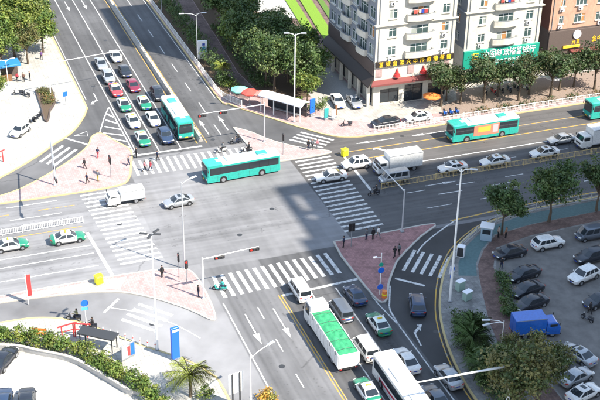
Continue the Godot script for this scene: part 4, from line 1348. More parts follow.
func car_kit(kind: String) -> Array:
	if cache.has("car_" + kind):
		return cache["car_" + kind]
	var P: Dictionary = CARS[kind]
	var h: float = P.L / 2
	var hw: float = P.hw
	var bot: float = P.bot
	var K := []
	var j1: float = P.a + .06
	var j2: float = P.d - .06
	K.append(["hood", MB.new().loft([body_ring(-h, P.nose - .16, hw * .58, bot + .14, .1), body_ring(-h + .05, P.nose - .04, hw * .74, bot + .06), body_ring(-h + .17, P.nose + .03, hw * .87, bot + .02), body_ring(-h + .45, P.nose + .12, hw * .96, bot), body_ring(lerpf(-h, j1, .6), P.hood - .04, hw * .99, bot), body_ring(j1, P.hood, hw, bot)]).done(), "c2"])
	K.append(["body", MB.new().loft([body_ring(j1, P.hood, hw, bot), body_ring(j1 + .4, P.belt, hw * 1.005, bot), body_ring((j1 + j2) / 2, P.belt + .01, hw * 1.01, bot), body_ring(j2, P.deck, hw * .995, bot)]).done(), "c1"])
	K.append(["boot", MB.new().loft([body_ring(j2, P.deck, hw * .995, bot), body_ring(lerpf(j2, h, .55), P.deck - .01, hw * .97, bot), body_ring(h - .17, P.deck - .04, hw * .92, bot + .03), body_ring(h - .05, P.deck - .1, hw * .82, bot + .08), body_ring(h, P.deck - .2, hw * .66, bot + .16, .1)]).done(), "c2"])
	# cabin
	var by: float = P.belt - .03
	var ry: float = P.roof
	var bw := hw * .93
	var rw: float = P.rhw
	var ring := func(z: float, y: float) -> Array:
		var w := lerpf(bw, rw, (y - by) / (ry - by))
		return [Vector3(-w, y, z), Vector3(w, y, z)]
	var A := [Vector3(-bw, by, P.a + .1), Vector3(bw, by, P.a + .1), Vector3(bw, by, P.d - .08), Vector3(-bw, by, P.d - .08)]
	var B := [Vector3(-rw, ry - .07, P.b), Vector3(rw, ry - .07, P.b), Vector3(rw, ry - .07, P.c), Vector3(-rw, ry - .07, P.c)]
	var C := [Vector3(-rw * .86, ry - .005, P.b + .16), Vector3(rw * .86, ry - .005, P.b + .16), Vector3(rw * .86, ry - .005, P.c - .16), Vector3(-rw * .86, ry - .005, P.c - .16)]
	var D := [Vector3(-rw * .4, ry + .02, P.b + .45), Vector3(rw * .4, ry + .02, P.b + .45), Vector3(rw * .4, ry + .02, P.c - .45), Vector3(-rw * .4, ry + .02, P.c - .45)]
	var six := func(q: Array, f: float, r: float) -> Array:
		return [q[0], (q[0] + q[1]) / 2 + Vector3(0, 0, -f), q[1], q[2], (q[2] + q[3]) / 2 + Vector3(0, 0, r), q[3]]
	var A6: Array = six.call(A, .16, .12)
	var B6: Array = six.call(B, .1, .08)
	var cab := MB.new().loft([A6, B6], -1, false, false)
	cab.loft([B6, six.call(C, .08, .06), six.call(D, .05, .04)], 5, false, true)
	K.append(["roof", cab.done(), "c3"])
	# glazing: thin plates just proud of the cabin
	var cen := Vector3(0, (by + ry) / 2, (P.a + P.d) / 2)
	var pane := func(q: Array) -> ArrayMesh:
		var n: Vector3 = (q[1] - q[0]).cross(q[2] - q[0]).normalized()
		if n.dot(q[0] - cen) < 0:
			n = -n
		var o := []
		var i := []
		for p in q:
			o.append(p + n * .012)
			i.append(p - n * .03)
		return MB.new().loft([i, o], -1).done()
	var mix := func(a: Vector3, b: Vector3, c: Vector3, d: Vector3, u: float, v: float) -> Vector3:   # a-b bottom, d-c top
		return a.lerp(b, u).lerp(d.lerp(c, u), v)
	var rect := func(a: Vector3, b: Vector3, c: Vector3, d: Vector3, u0: float, u1: float, v0: float, v1: float) -> Array:
		return [mix.call(a, b, c, d, u0, v0), mix.call(a, b, c, d, u1, v0), mix.call(a, b, c, d, u1, v1), mix.call(a, b, c, d, u0, v1)]
	var bent := func(i0: int, i1: int, i2: int, v0: float, v1: float) -> ArrayMesh:
		var st := SurfaceTool.new()
		st.append_from(pane.call(rect.call(A6[i0], A6[i1], B6[i1], B6[i0], .11, 1.0, v0, v1)), 0, Transform3D())
		st.append_from(pane.call(rect.call(A6[i1], A6[i2], B6[i2], B6[i1], .0, .89, v0, v1)), 0, Transform3D())
		return st.commit()
	K.append(["windscreen", bent.call(0, 1, 2, .08, .97), "glass"])
	K.append(["rear_window", bent.call(3, 4, 5, .12 if kind in ["sedan"] else .22, .93), "glass"])
	var n: int = P.win
	for s in [0, 1]:
		var a: Vector3 = A[1 - s]
		var b: Vector3 = A[2 + s]
		var c: Vector3 = B[2 + s]
		var d: Vector3 = B[1 - s]
		for i in n:
			var u0 := lerpf(.05, .94, float(i) / n) + (.02 if i else .0)
			var u1 := lerpf(.05, .94, float(i + 1) / n) - .02
			K.append(["side_window", pane.call(rect.call(a, b, c, d, u0, u1, .1, .93)), "glass"])
	var dk := MB.new().box(Vector3(0, bot + .02, 0), Vector3(hw * 1.6, .14, P.L * .9))
	for s in [-1, 1]:
		for z in [P.fw, P.rw]:
			dk.cyl(Vector3(s * (hw - .16), P.wr + .02, z), Vector3(s * (hw + .012), P.wr + .02, z), P.wr + .07, P.wr + .06, 16)
	for s in [-1, 1]:
		K.append(["sill", MB.new().bev(Vector3(s * (hw * .985), bot + .07, 0), Vector3(.07, .13, P.rw - P.fw - P.wr * 2 - .2), .02).done(), "trim"])
	K.append(["underbody", dk.done(), "dark"])
	for s in [-1, 1]:
		K.append(["headlight", MB.new().bev(Vector3(s * hw * .68, P.nose - .05, -h + .14), Vector3(.4, .15, .2), .05, Basis(Vector3.UP, -s * .5)).done(), "lamp_glass"])
		K.append(["tail_light", MB.new().bev(Vector3(s * hw * .72, P.deck - .17, h - .1), Vector3(.36, .16, .14), .04, Basis(Vector3.UP, s * .45)).done(), "tail_red"])
		K.append(["wing_mirror", MB.new().bev(Vector3(s * (hw + .09), P.belt + .05, P.a + .28), Vector3(.2, .14, .11), .04).done(), "c1"])
		for z in [lerpf(P.a, P.d, .46), lerpf(P.a, P.d, .78)]:
			K.append(["door_handle", MB.new().box(Vector3(s * (hw * 1.003 + .005), P.belt - .16, z), Vector3(.03, .035, .18)).done(), "trim"])
	K.append(["grille", MB.new().bev(Vector3(0, P.nose - .16, -h + .02), Vector3(hw * .9, .15, .08), .02).done(), "trim"])
	K.append(["bumper", MB.new().bev(Vector3(0, bot + .2, -h + .06), Vector3(hw * 1.3, .16, .16), .05).done(), "c2"])
	K.append(["bumper", MB.new().bev(Vector3(0, bot + .22, h - .06), Vector3(hw * 1.4, .18, .16), .05).done(), "c2"])
	K.append(["number_plate", MB.new().box(Vector3(0, bot + .22, -h - .025), Vector3(.44, .13, .02)).done(), "plate_blue"])
	K.append(["number_plate", MB.new().box(Vector3(0, P.deck - .3, h - .01), Vector3(.44, .13, .05)).done(), "plate_blue"])
	cache["car_" + kind] = K
	return K

func car(kind: String, label: String, x: float, z: float, yaw: float, c1: Material, group := "", c2: Material = null, c3: Material = null, extra := "", y := 0.0) -> Node3D:
	var called: String = {"sedan": "car", "hatch": "car", "suv": "estate_car", "minivan": "minivan"}[kind]
	if extra == "taxi":
		called = "taxi"
	var o := thing(called, label, "taxi" if extra == "taxi" else ("van" if kind == "minivan" else "car"), Vector3(x, y, z), yaw, group)
	o.scale = Vector3(1.0, rng.randf_range(.97, 1.02), rng.randf_range(.95, 1.05)) if extra != "taxi" else Vector3.ONE
	for k in car_kit(kind):
		var m: Material = M.get(k[2])
		if k[2] == "c1": m = c1
		elif k[2] == "c2": m = c2 if c2 else c1
		elif k[2] == "c3": m = c3 if c3 else c1
		part(k[0], k[1], m, o)
	var P: Dictionary = CARS[kind]
	for s in [-1, 1]:
		wheel(o, s * (P.hw - .1), P.fw, P.wr)
		wheel(o, s * (P.hw - .1), P.rw, P.wr)
	if extra == "taxi":
		part("roof_sign", MB.new().bev(Vector3(0, P.roof + .1, .25), Vector3(.6, .15, .2), .04).done(), M.plate_yellow, o)
	elif extra == "sunroof":
		part("sunroof", MB.new().bev(Vector3(0, P.roof + .02, .15), Vector3(.72, .03, .5), .012).done(), M.glass, o)
	return o

func bus(label: String, x: float, z: float, yaw: float, L: float, body: Material, roof: Material, skirt: Material, ad := "", stripe: Material = null) -> Node3D:
	var o := thing("bus", label, "bus", Vector3(x, 0, z), yaw, "")
	var hw := 1.25
	var h := L / 2
	var ring := func(zz: float, y0: float, y1: float, w: float) -> Array:
		return [Vector3(-w, y0, zz), Vector3(w, y0, zz), Vector3(w, y1, zz), Vector3(-w, y1, zz)]
	part("body", MB.new().loft([ring.call(-h, .42, 1.2, hw * .95), ring.call(-h + .12, .3, 1.2, hw), ring.call(h - .1, .3, 1.2, hw), ring.call(h, .4, 1.2, hw * .96)], -1).done(), skirt, o)
	part("upper_body", MB.new().loft([ring.call(-h + .1, 1.202, 2.8, hw * .93), ring.call(-h + .2, 1.202, 2.8, hw - .005), ring.call(h - .12, 1.202, 2.8, hw - .005), ring.call(h - .03, 1.202, 2.8, hw * .95)], -1).done(), body, o)
	var rr := func(zz: float, w: float, d: float) -> Array:
		return [Vector3(-w, 2.802, zz), Vector3(w, 2.802, zz), Vector3(w, 2.96 - d, zz), Vector3(w * .86, 3.08 - d, zz), Vector3(-w * .86, 3.08 - d, zz), Vector3(-w, 2.96 - d, zz)]
	part("roof", MB.new().loft([rr.call(-h + .06, hw * .94, .06), rr.call(-h + .3, hw, 0), rr.call(h - .25, hw, 0), rr.call(h, hw * .95, .05)], -1).done(), roof, o)
	part("roof_front", MB.new().loft([rr.call(-h + .05, hw * .945, .05), rr.call(-h + .3, hw * 1.004, -.006), rr.call(-h + 2.4, hw * 1.004, -.006)], -1).done(), body, o)
	# windscreen and destination display
	part("windscreen", MB.new().loft([[Vector3(-1.08, 1.25, -h + .14), Vector3(1.08, 1.25, -h + .14), Vector3(1.08, 2.45, -h + .14), Vector3(-1.08, 2.45, -h + .14)], [Vector3(-1.05, 1.28, -h + .05), Vector3(1.05, 1.28, -h + .05), Vector3(1.05, 2.42, -h + .07), Vector3(-1.05, 2.42, -h + .07)]], -1).done(), M.glass, o)
	part("destination_display", MB.new().bev(Vector3(0, 2.62, -h + .09), Vector3(1.9, .26, .12), .02).done(), M.signal_black, o)
	part("rear_window", MB.new().box(Vector3(0, 2.15, h - .02), Vector3(1.9, .9, .1)).done(), M.glass, o)
	part("window_band", MB.new().box(Vector3(0, 2.0, .08), Vector3(hw * 2 + .004, 1.1, L - .75)).done(), M.trim, o)
	for s in [-1, 1]:
		var k := int((L - .9) / 1.45)
		var w := (L - .9) / k
		for i in k:
			var zc := -h + .5 + w * (i + .5)
			if ad and s == -1 and i >= 2 and i <= 4:
				continue
			part("side_window", MB.new().bev(Vector3(s * (hw + .002), 2.02, zc), Vector3(.06, 1.0, w - .05), .015).done(), M.glass, o)
		for i in 6:
			part("panel_seam", MB.new().box(Vector3(s * (hw + .001), .78, -h + L * (i + 1) / 7.0), Vector3(.006, .8, .03)).done(), M.trim, o)
		part("headlight", MB.new().bev(Vector3(s * .95, .78, -h - .0), Vector3(.34, .22, .12), .04).done(), M.lamp_glass, o)
		part("tail_light", MB.new().bev(Vector3(s * 1.0, 1.0, h), Vector3(.22, .4, .08), .02).done(), M.tail_red, o)
		part("wing_mirror", MB.new().bev(Vector3(s * (hw + .22), 2.25, -h + .12), Vector3(.16, .42, .12), .03).box(Vector3(s * (hw + .08), 2.5, -h + .14), Vector3(.24, .05, .05)).done(), M.trim, o)
		for zz in [-h + 2.5, h - 2.9]:
			part("wheel_arch", MB.new().cyl(Vector3(s * (hw - .2), .5, zz), Vector3(s * (hw + .012), .5, zz), .58, .57, 18).done(), M.dark, o)
			wheel(o, s * (hw - .1), zz, .48, .28)
		if stripe:
			part("stripe", MB.new().box(Vector3(s * (hw + .003), 1.0, .8), Vector3(.012, .3, L - 2.2)).done(), stripe, o)
	# kerb-side doors (right side) and roof gear
	for zz in [-h + 1.15, .4]:
		part("door", MB.new().bev(Vector3(hw - .002, 1.42, zz), Vector3(.07, 2.1, 1.2), .02).done(), M.glass, o)
	part("roof_unit", MB.new().bev(Vector3(0, 3.17, -h * .2), Vector3(1.6, .24, 2.6), .08).done(), roof, o)
	part("roof_unit", MB.new().bev(Vector3(0, 3.15, h * .55), Vector3(1.3, .2, 1.6), .07).done(), body, o)
	for i in 2:
		part("roof_hatch", MB.new().bev(Vector3(0, 3.1, -h * .62 + i * h * .9), Vector3(.8, .08, .8), .03).done(), M.canvas_white, o)
	part("bumper", MB.new().bev(Vector3(0, .48, -h - .02), Vector3(2.3, .28, .2), .06).done(), M.trim, o)
	part("number_plate", MB.new().box(Vector3(0, .6, -h - .13), Vector3(.5, .16, .02)).done(), M.plate_yellow, o)
	if ad:
		var zc := -h + .5 + (L - .9) / int((L - .9) / 1.45) * 3.5
		var a := part("advert_panel", MB.new().box(Vector3(-hw - .012, 1.7, zc), Vector3(.03, 1.75, 4.4)).done(), M.advert_orange, o)
		part("advert_picture", MB.new().box(Vector3(-hw - .03, 1.85, zc - .4), Vector3(.012, .9, 2.2)).done(), M.advert_yellow, a)
		part("advert_picture", MB.new().box(Vector3(-hw - .03, 1.75, zc + 1.55), Vector3(.012, 1.3, .9)).done(), M.advert_figure, a)
	return o

func truck(label: String, x: float, z: float, yaw: float, L: float, w: float, hc: float, hb: float, cabm: Material, boxm: Material, style := "box", y := 0.0) -> Node3D:
	var o := thing("truck", label, "truck", Vector3(x, y, z), yaw, "")
	var h := L / 2
	var cl := 1.75 if L < 8 else 2.2
	var hw := w / 2
	var f := .55
	var ring := func(zz: float, y0: float, y1: float, ww: float) -> Array:
		return [Vector3(-ww, y0, zz), Vector3(ww, y0, zz), Vector3(ww, y1, zz), Vector3(-ww, y1, zz)]
	part("cab", MB.new().loft([ring.call(-h, f - .1, f + .75, hw * .9), ring.call(-h + .1, f - .15, f + .85, hw * .97), ring.call(-h + cl, f - .1, f + .85, hw * .97)], -1).loft([[Vector3(-hw * .95, f + .84, -h + .1), Vector3(hw * .95, f + .84, -h + .1), Vector3(hw * .95, f + .84, -h + cl - .02), Vector3(-hw * .95, f + .84, -h + cl - .02)], [Vector3(-hw * .86, hc - .1, -h + .42), Vector3(hw * .86, hc - .1, -h + .42), Vector3(hw * .88, hc - .1, -h + cl - .05), Vector3(-hw * .88, hc - .1, -h + cl - .05)], [Vector3(-hw * .74, hc, -h + .62), Vector3(hw * .74, hc, -h + .62), Vector3(hw * .76, hc, -h + cl - .2), Vector3(-hw * .76, hc, -h + cl - .2)]], -1).done(), cabm, o)
	var wy0 := f + .9
	var wy1 := hc - .18
	var zf := func(yy: float) -> float: return -h + lerpf(.1, .42, (yy - f - .84) / (hc - .1 - f - .84))
	part("windscreen", MB.new().loft([[Vector3(-hw * .82, wy0, zf.call(wy0) + .03), Vector3(hw * .82, wy0, zf.call(wy0) + .03), Vector3(hw * .78, wy1, zf.call(wy1) + .03), Vector3(-hw * .78, wy1, zf.call(wy1) + .03)], [Vector3(-hw * .82, wy0, zf.call(wy0) - .02), Vector3(hw * .82, wy0, zf.call(wy0) - .02), Vector3(hw * .78, wy1, zf.call(wy1) - .02), Vector3(-hw * .78, wy1, zf.call(wy1) - .02)]], -1).done(), M.glass, o)
	for s in [-1, 1]:
		part("side_window", MB.new().bev(Vector3(s * (hw * .93), (wy0 + wy1) / 2, -h + cl * .52), Vector3(.09, (wy1 - wy0) * .8, cl * .5), .02).done(), M.glass, o)
		part("headlight", MB.new().bev(Vector3(s * hw * .68, f + .12, -h - .01), Vector3(.34, .2, .1), .03).done(), M.lamp_glass, o)
		part("wing_mirror", MB.new().bev(Vector3(s * (hw + .1), wy0 + .45, -h + .28), Vector3(.16, .36, .1), .03).done(), M.trim, o)
		part("tail_light", MB.new().bev(Vector3(s * hw * .75, f - .02, h + .01), Vector3(.3, .14, .08), .02).done(), M.tail_red, o)
	part("bumper", MB.new().bev(Vector3(0, f - .18, -h - .02), Vector3(w * .92, .22, .16), .04).done(), M.trim, o)
	part("grille", MB.new().bev(Vector3(0, f + .4, -h + .02), Vector3(w * .55, .26, .1), .02).done(), M.trim, o)
	part("chassis", MB.new().box(Vector3(0, f - .08, .3), Vector3(w * .5, .22, L - .7)).done(), M.dark, o)
	part("number_plate", MB.new().box(Vector3(0, f - .18, -h - .115), Vector3(.44, .13, .02)).done(), M.plate_blue if L < 8 else M.plate_yellow, o)
	var z0 := -h + cl + .08
	var bl := h - z0
	var zc := (h + z0) / 2
	if style == "box":
		var bx := part("cargo_box", MB.new().bev(Vector3(0, (f + .12 + hb) / 2, zc), Vector3(w, hb - f - .12, bl), .035).done(), boxm, o)
		part("rear_door", MB.new().box(Vector3(-hw * .49, (f + .12 + hb) / 2, h + .01), Vector3(hw * .92, hb - f - .4, .03)).done(), boxm, bx)
		part("rear_door", MB.new().box(Vector3(hw * .49, (f + .12 + hb) / 2, h + .01), Vector3(hw * .92, hb - f - .4, .03)).done(), boxm, bx)
		for s in [-1, 1]:
			part("side_rail", MB.new().box(Vector3(s * (hw + .004), f + .2, zc), Vector3(.03, .1, bl - .1)).done(), M.grey_metal, bx)
			part("side_rail", MB.new().box(Vector3(s * (hw + .004), hb - .06, zc), Vector3(.03, .08, bl - .1)).done(), M.grey_metal, bx)
	else:
		var bd := MB.new()
		bd.box(Vector3(0, f + .2, zc), Vector3(w, .12, bl))
		for s in [-1, 1]:
			bd.bev(Vector3(s * (hw - .05), (f + .26 + hb) / 2, zc), Vector3(.1, hb - f - .26, bl), .02)
			for i in 9:
				bd.box(Vector3(s * (hw + .03), (f + .2 + hb) / 2, z0 + .1 + (bl - .2) * i / 8.0), Vector3(.07, hb - f - .24, .1))
		bd.bev(Vector3(0, (f + .26 + hb) / 2, h - .05), Vector3(w - .2, hb - f - .26, .1), .02)
		bd.bev(Vector3(0, (f + .26 + hb) / 2, z0 + .05), Vector3(w - .2, hb - f - .22, .1), .02)
		part("cargo_bed", bd.done(), boxm, o)
		# sagging tarpaulin over the load
		var tp := MB.new().smooth(4)
		var nx := 12
		var nz := 40
		var ns := FastNoiseLite.new()
		ns.seed = 5
		ns.frequency = .55
		var P := func(i: int, j: int) -> Vector3:
			var u := float(i) / nx
			var v := float(j) / nz
			var e := minf(minf(u, 1 - u) * 6.0, minf(v, 1 - v) * 14.0)
			return Vector3(lerpf(-hw + .11, hw - .11, u), hb - .12 + minf(e, 1.0) * (.2 + .34 * ns.get_noise_2d(u * 5, v * 18) + .16 * ns.get_noise_2d(u * 16, v * 46) - .12 * pow(absf(sin(v * 15.7)), 8.0)), lerpf(z0 + .12, h - .12, v))
		for i in nx:
			for j in nz:
				tp.quad(P.call(i, j), P.call(i, j + 1), P.call(i + 1, j + 1), P.call(i + 1, j))
		part("tarpaulin", tp.done(), M.tarp, o)
		for i in 5:
			var zr := z0 + bl * (.1 + .2 * i)
			part("rope", MB.new().pipe([Vector3(-hw - .02, hb - .5, zr), Vector3(-hw - .01, hb + .02, zr), Vector3(0, hb + .2, zr), Vector3(hw + .01, hb + .02, zr), Vector3(hw + .02, hb - .5, zr)], .02, .02, 5).done(), M.trim, o)
	var wr := .4 if L < 8 else .5
	var zs := [-h + cl * .55, h - 1.3] if L < 8 else [-h + 1.4, h - 3.4, h - 2.1]
	for s in [-1, 1]:
		for zz in zs:
			wheel(o, s * (hw - .2), zz, wr, .3)
	return o

func scooter(label: String, x: float, z: float, yaw: float, m: Material, y := 0.0, group := "") -> Node3D:
	var o := thing("scooter", label, "scooter", Vector3(x, y, z), yaw, group)
	if not cache.has("scooter"):
		var b := MB.new()
		b.loft([[Vector3(-.12, .35, .2), Vector3(.12, .35, .2), Vector3(.1, .62, .2), Vector3(-.1, .62, .2)], [Vector3(-.17, .32, .5), Vector3(.17, .32, .5), Vector3(.13, .7, .5), Vector3(-.13, .7, .5)], [Vector3(-.1, .45, .9), Vector3(.1, .45, .9), Vector3(.07, .72, .9), Vector3(-.07, .72, .9)]], 2)
		b.bev(Vector3(0, .3, -.12), Vector3(.34, .1, .75), .03)
		b.bev(Vector3(0, .62, -.52), Vector3(.4, .62, .12), .05, Basis(Vector3.RIGHT, -.3))
		var st := MB.new().bev(Vector3(0, .76, .5), Vector3(.3, .12, .78), .05)
		var hb := MB.new().pipe([Vector3(0, .3, -.68), Vector3(0, 1.0, -.42)], .035, .03, 7).pipe([Vector3(-.34, 1.05, -.36), Vector3(0, 1.0, -.43), Vector3(.34, 1.05, -.36)], .022, .022, 6)
		cache.scooter = [b.done(), st.done(), hb.done(), MB.new().bev(Vector3(0, .88, -.58), Vector3(.2, .16, .12), .04).done()]
	part("body", cache.scooter[0], m, o)
	part("seat", cache.scooter[1], M.dark, o)
	part("handlebar", cache.scooter[2], M.dark_metal, o)
	part("headlight", cache.scooter[3], M.lamp_glass, o)
	wheel(o, 0, -.68, .26, .12)
	wheel(o, 0, .62, .26, .12)
	return o

func vehicles():
	var white := car_paint("white", .72, .72, .7)
	var silver := car_paint("silver", .4, .42, .44, .4)
	var grey := car_paint("grey", .13, .15, .18, .4)
	var dark := car_paint("dark", .018, .022, .032, .2)
	var navy := car_paint("navy", .03, .055, .11, .3)
	var maroon := car_paint("maroon", .22, .02, .05, .2)
	var red := car_paint("red", .5, .05, .06)
	var green := car_paint("green", .008, .2, .11)
	var pale := car_paint("pale", .6, .68, .64)
	var blue := car_paint("blue", .01, .12, .5)
	var teal := car_paint("bus_teal", .02, .36, .3)
	var busroof := car_paint("bus_roof", .62, .72, .7)
	for q in [white, silver, teal, busroof, M.cargo_white, blue]:
		stained(q, .16, 2.6, 91)   # road grime
	plain("advert_orange", .75, .2, .13, .5)
	plain("advert_yellow", .85, .42, .06, .5)
	plain("advert_figure", .45, .4, .42, .5)
	var g1 := "cars queueing on the north road"
	# north road queue, outer lane then middle lane
	car("sedan", "silver car last in the outer lane of the north road queue", -16.7, -57.5, 180, silver, g1)
	car("suv", "silver estate car fifth from the stop line in the outer lane", -16.75, -51.0, 180, silver, g1)
	car("sedan", "white and red taxi fourth from the stop line in the outer lane", -16.7, -45.3, 180, red, g1, red, white, "taxi")
	car("sedan", "green taxi third from the stop line in the outer lane", -16.7, -38.9, 180, white, g1, green, pale, "taxi")
	car("sedan", "mostly white taxi second from the stop line in the outer lane", -16.7, -32.2, 180, white, g1, white, pale, "taxi")
	car("sedan", "green taxi first at the stop line in the outer lane", -16.75, -25.4, 180, white, g1, green, pale, "taxi")
	car("sedan", "white car last in the middle lane of the north road queue", -13.5, -60.2, 180, white, g1)
	car("sedan", "dark car fifth from the stop line in the middle lane", -13.45, -52.8, 180, dark, g1)
	car("sedan", "maroon car fourth from the stop line in the middle lane", -13.5, -46.2, 180, maroon, g1)
	car("sedan", "green taxi third from the stop line in the middle lane, beside another taxi", -13.4, -38.6, 180, white, g1, green, pale, "taxi")
	car("sedan", "white car with dark windscreen between green taxi and navy car in middle lane", -13.45, -32.0, 180, white, g1)
	car("suv", "navy estate car first at the stop line beside the waiting bus", -13.2, -25.0, 180, navy, g1)
	car("suv", "dark car waiting directly behind the bus on the north road", -10.4, -41.2, 180, dark, g1)
	bus("teal bus with white roof waiting at the north stop line", -10.2, -29.3, 180, 11.2, teal, busroof, teal)
	bus("teal bus with white mid roof turning through the middle of the crossing", -5.6, -9.9, 93, 11.4, teal, busroof, teal)
	bus("teal bus with orange advert panel on the eastern road", 34.4, -10.7, 90, 11.6, teal, busroof, teal, "ad")
	bus("teal bus cut off at the eastern edge of the view", 59.6, -11.4, 90, 11.4, teal, teal, teal)
	bus("white bus with red lower stripe at the bottom of the south road", -5.0, 46.4, 0, 11.4, white, white, white, "", plain("stripe_red", .4, .02, .05, .4))
	# in the crossing and west
	truck("small white pickup truck with covered cargo box on the western crossing", -23.5, -7.1, 92, 5.3, 1.75, 1.8, 2.15, white, M.cargo_white)
	car("sedan", "silver car driving west through the crossing behind the small truck", -16.6, -4.1, 96, silver, "", null, null, "sunroof")
	car("sedan", "green and white taxi leading on the western road", -33.0, .95, -90, white, "", green, pale, "taxi")
	car("sedan", "green and white taxi cut off at the western edge of the view", -40.4, .5, -90, white, "", green, pale, "taxi")
	# eastern road
	var g2 := "white cars westbound on the eastern road"
	car("sedan", "white car standing across the eastern crosswalk", 6.4, -4.4, 88, white, g2)
	car("suv", "white car just behind the crosswalk beside the white box truck", 11.4, -6.9, 90, white, g2, null, null, "sunroof")
	truck("white box truck beside the silver van at the eastern stop", 16.9, -4.2, 90, 7.2, 2.2, 2.2, 3.0, white, M.cargo_white)
	car("minivan", "silver van beside the median fence next to the white box truck", 14.9, -.95, 90, silver)
	car("sedan", "white car first behind the silver van along the median fence", 24.6, -1.3, 90, white, g2, null, null, "sunroof")
	car("sedan", "white car second behind the silver van along the median fence", 31.6, -1.2, 90, white, g2, null, null, "sunroof")
	car("sedan", "white car third behind the silver van, nearest the edge box truck", 40.2, -1.4, 90, white, g2, null, null, "sunroof")
	car("sedan", "silver car beside the far box truck's cab", 45.2, -4.7, 90, silver, g2)
	truck("white box truck cut off by the eastern edge of the view", 50.4, -2.2, 90, 7.6, 2.3, 2.3, 3.2, white, M.cargo_white)
	car("sedan", "black car parked behind the white fence before the shops", 21.4, -18.9, 91, dark, "", null, null, "", .13)
	car("sedan", "white car parked behind the white fence before the shops", 27.2, -19.0, 91, white, "", null, null, "sunroof", .13)
	car("sedan", "white car parked in the side lane farther from the shop wall", 17.2, -29.1, 172, white, "", null, null, "", .141)
	car("sedan", "silver car parked in the side lane close to the shop pillars", 19.7, -28.0, 176, silver, "", null, null, "", .141)
	# south road, northbound
	car("minivan", "small white van first at the south stop line", -8.3, 22.8, 0, white)
	truck("long white lorry with green tarpaulin over its load", -8.5, 33.7, 0, 11.4, 2.5, 3.1, 2.5, white, M.cargo_white, "bed")
	car("minivan", "grey van between the lorry and the dark car at the south stop", -5.1, 28.6, 0, grey)
	car("sedan", "dark blue grey car first in the lane beside the red island", -2.2, 25.9, 0, navy)
	car("sedan", "green taxi in the lane beside the red island's tip", -1.9, 32.5, 0, white, "", green, pale, "taxi")
	car("minivan", "white van beside the lorry's rear ahead of the white bus", -5.3, 36.6, 0, white)
	car("sedan", "white car beside the front of the white bus", -1.8, 40.2, 0, white)
	car("sedan", "green taxi left of the white bus behind the lorry", -8.1, 43.8, 0, white, "", green, white, "taxi")
	car("sedan", "dark car beside the white bus at the very bottom", -1.6, 47.4, 0, grey)
	car("sedan", "silver car on the slip lane under the long white arm", 1.4, 44.4, 2, silver)
	car("suv", "dark blue car alone on the south-east slip lane", 4.1, 30.4, -20, navy)
	# car park
	var y := .138
	var g3 := "cars in the car park"
	car("sedan", "black car parked nose to the brown path near the railing corner", 20.7, 23.2, 92, dark, g3, null, null, "", y)
	car("suv", "white estate car with black windows along the car park's far side", 26.6, 22.8, -88, white, g3, null, null, "", y)
	car("minivan", "grey van parked at the far side behind the white estate car", 33.3, 22.6, 90, grey, g3, null, null, "", y)
	car("suv", "black car between the grey van and the white estate car", 30.2, 27.6, 95, dark, g3, null, null, "", y)
	car("suv", "white estate car with dark windscreen near the eastern edge", 26.8, 31.3, 106, white, g3, null, null, "", y)
	car("sedan", "black car first of the dark row beside the clipped hedge", 19.8, 28.4, 100, dark, g3, null, null, "", y)
	car("sedan", "black car second of the dark row beside the clipped hedge", 18.4, 31.8, 100, dark, g3, null, null, "", y)
	car("sedan", "black car third of the dark row, next to the blue truck", 17.3, 34.6, 100, dark, g3, null, null, "", y)
	truck("bright blue box truck in the car park", 14.9, 39.8, -100, 5.6, 2.0, 2.0, 2.75, blue, blue, "box", y)
	car("sedan", "black car at the eastern edge below the white estate car", 25.6, 36.8, 100, dark, g3, null, null, "", y)
	car("sedan", "silver car with black sunroof standing apart in the car park", 17.2, 45.6, 17, silver, g3, null, null, "sunroof", y)
	car("sedan", "grey silver car just behind the blue truck under the yellow tree", 13.3, 43.8, -75, silver, g3, null, null, "", y)
	car("hatch", "white car half hidden by the yellow tree's crown", 13.6, 46.4, -75, white, g3, null, null, "", y)
	car("sedan", "silver car right of the yellow tree", 14.7, 49.2, -75, silver, g3, null, null, "", y)
	car("sedan", "white car with sunroof at the bottom edge of the car park", 13.9, 52.0, -75, white, g3, null, null, "sunroof", y)
	# parking court and plaza
	car("sedan", "dark car with red tail lights at the western edge by the hedge wall", -44.6, 25.6, -35, dark, "", null, null, "", .137)
	car("sedan", "dark blue car at the bottom corner of the white court", -45.6, 33.2, -12, navy, "", null, null, "", .137)
	car("sedan", "dark car second from the corner at the bottom of the court", -43.2, 33.8, -10, dark, "", null, null, "", .137)
	car("hatch", "small white car parked among scooters on the pale plaza", -34.2, -34.0, 140, white, "", null, null, "", .13)
	# scooters without riders on the plaza
	var sc := [[-31.9, -37.4, 140, "dark scooter nearest the small white car on the plaza"], [-31.0, -38.2, 150, "dark scooter second from the small white car"], [-30.4, -39.2, 150, "dark scooter third from the small white car"], [-32.4, -49.3, 80, "dark scooter parked beside the planting bed"], [-31.2, -48.2, 30, "lone scooter beside the planting bed's west edge"]]
	for q in sc:
		scooter(q[3], q[0], q[1], q[2], dark, .13, "scooters parked on the plaza")

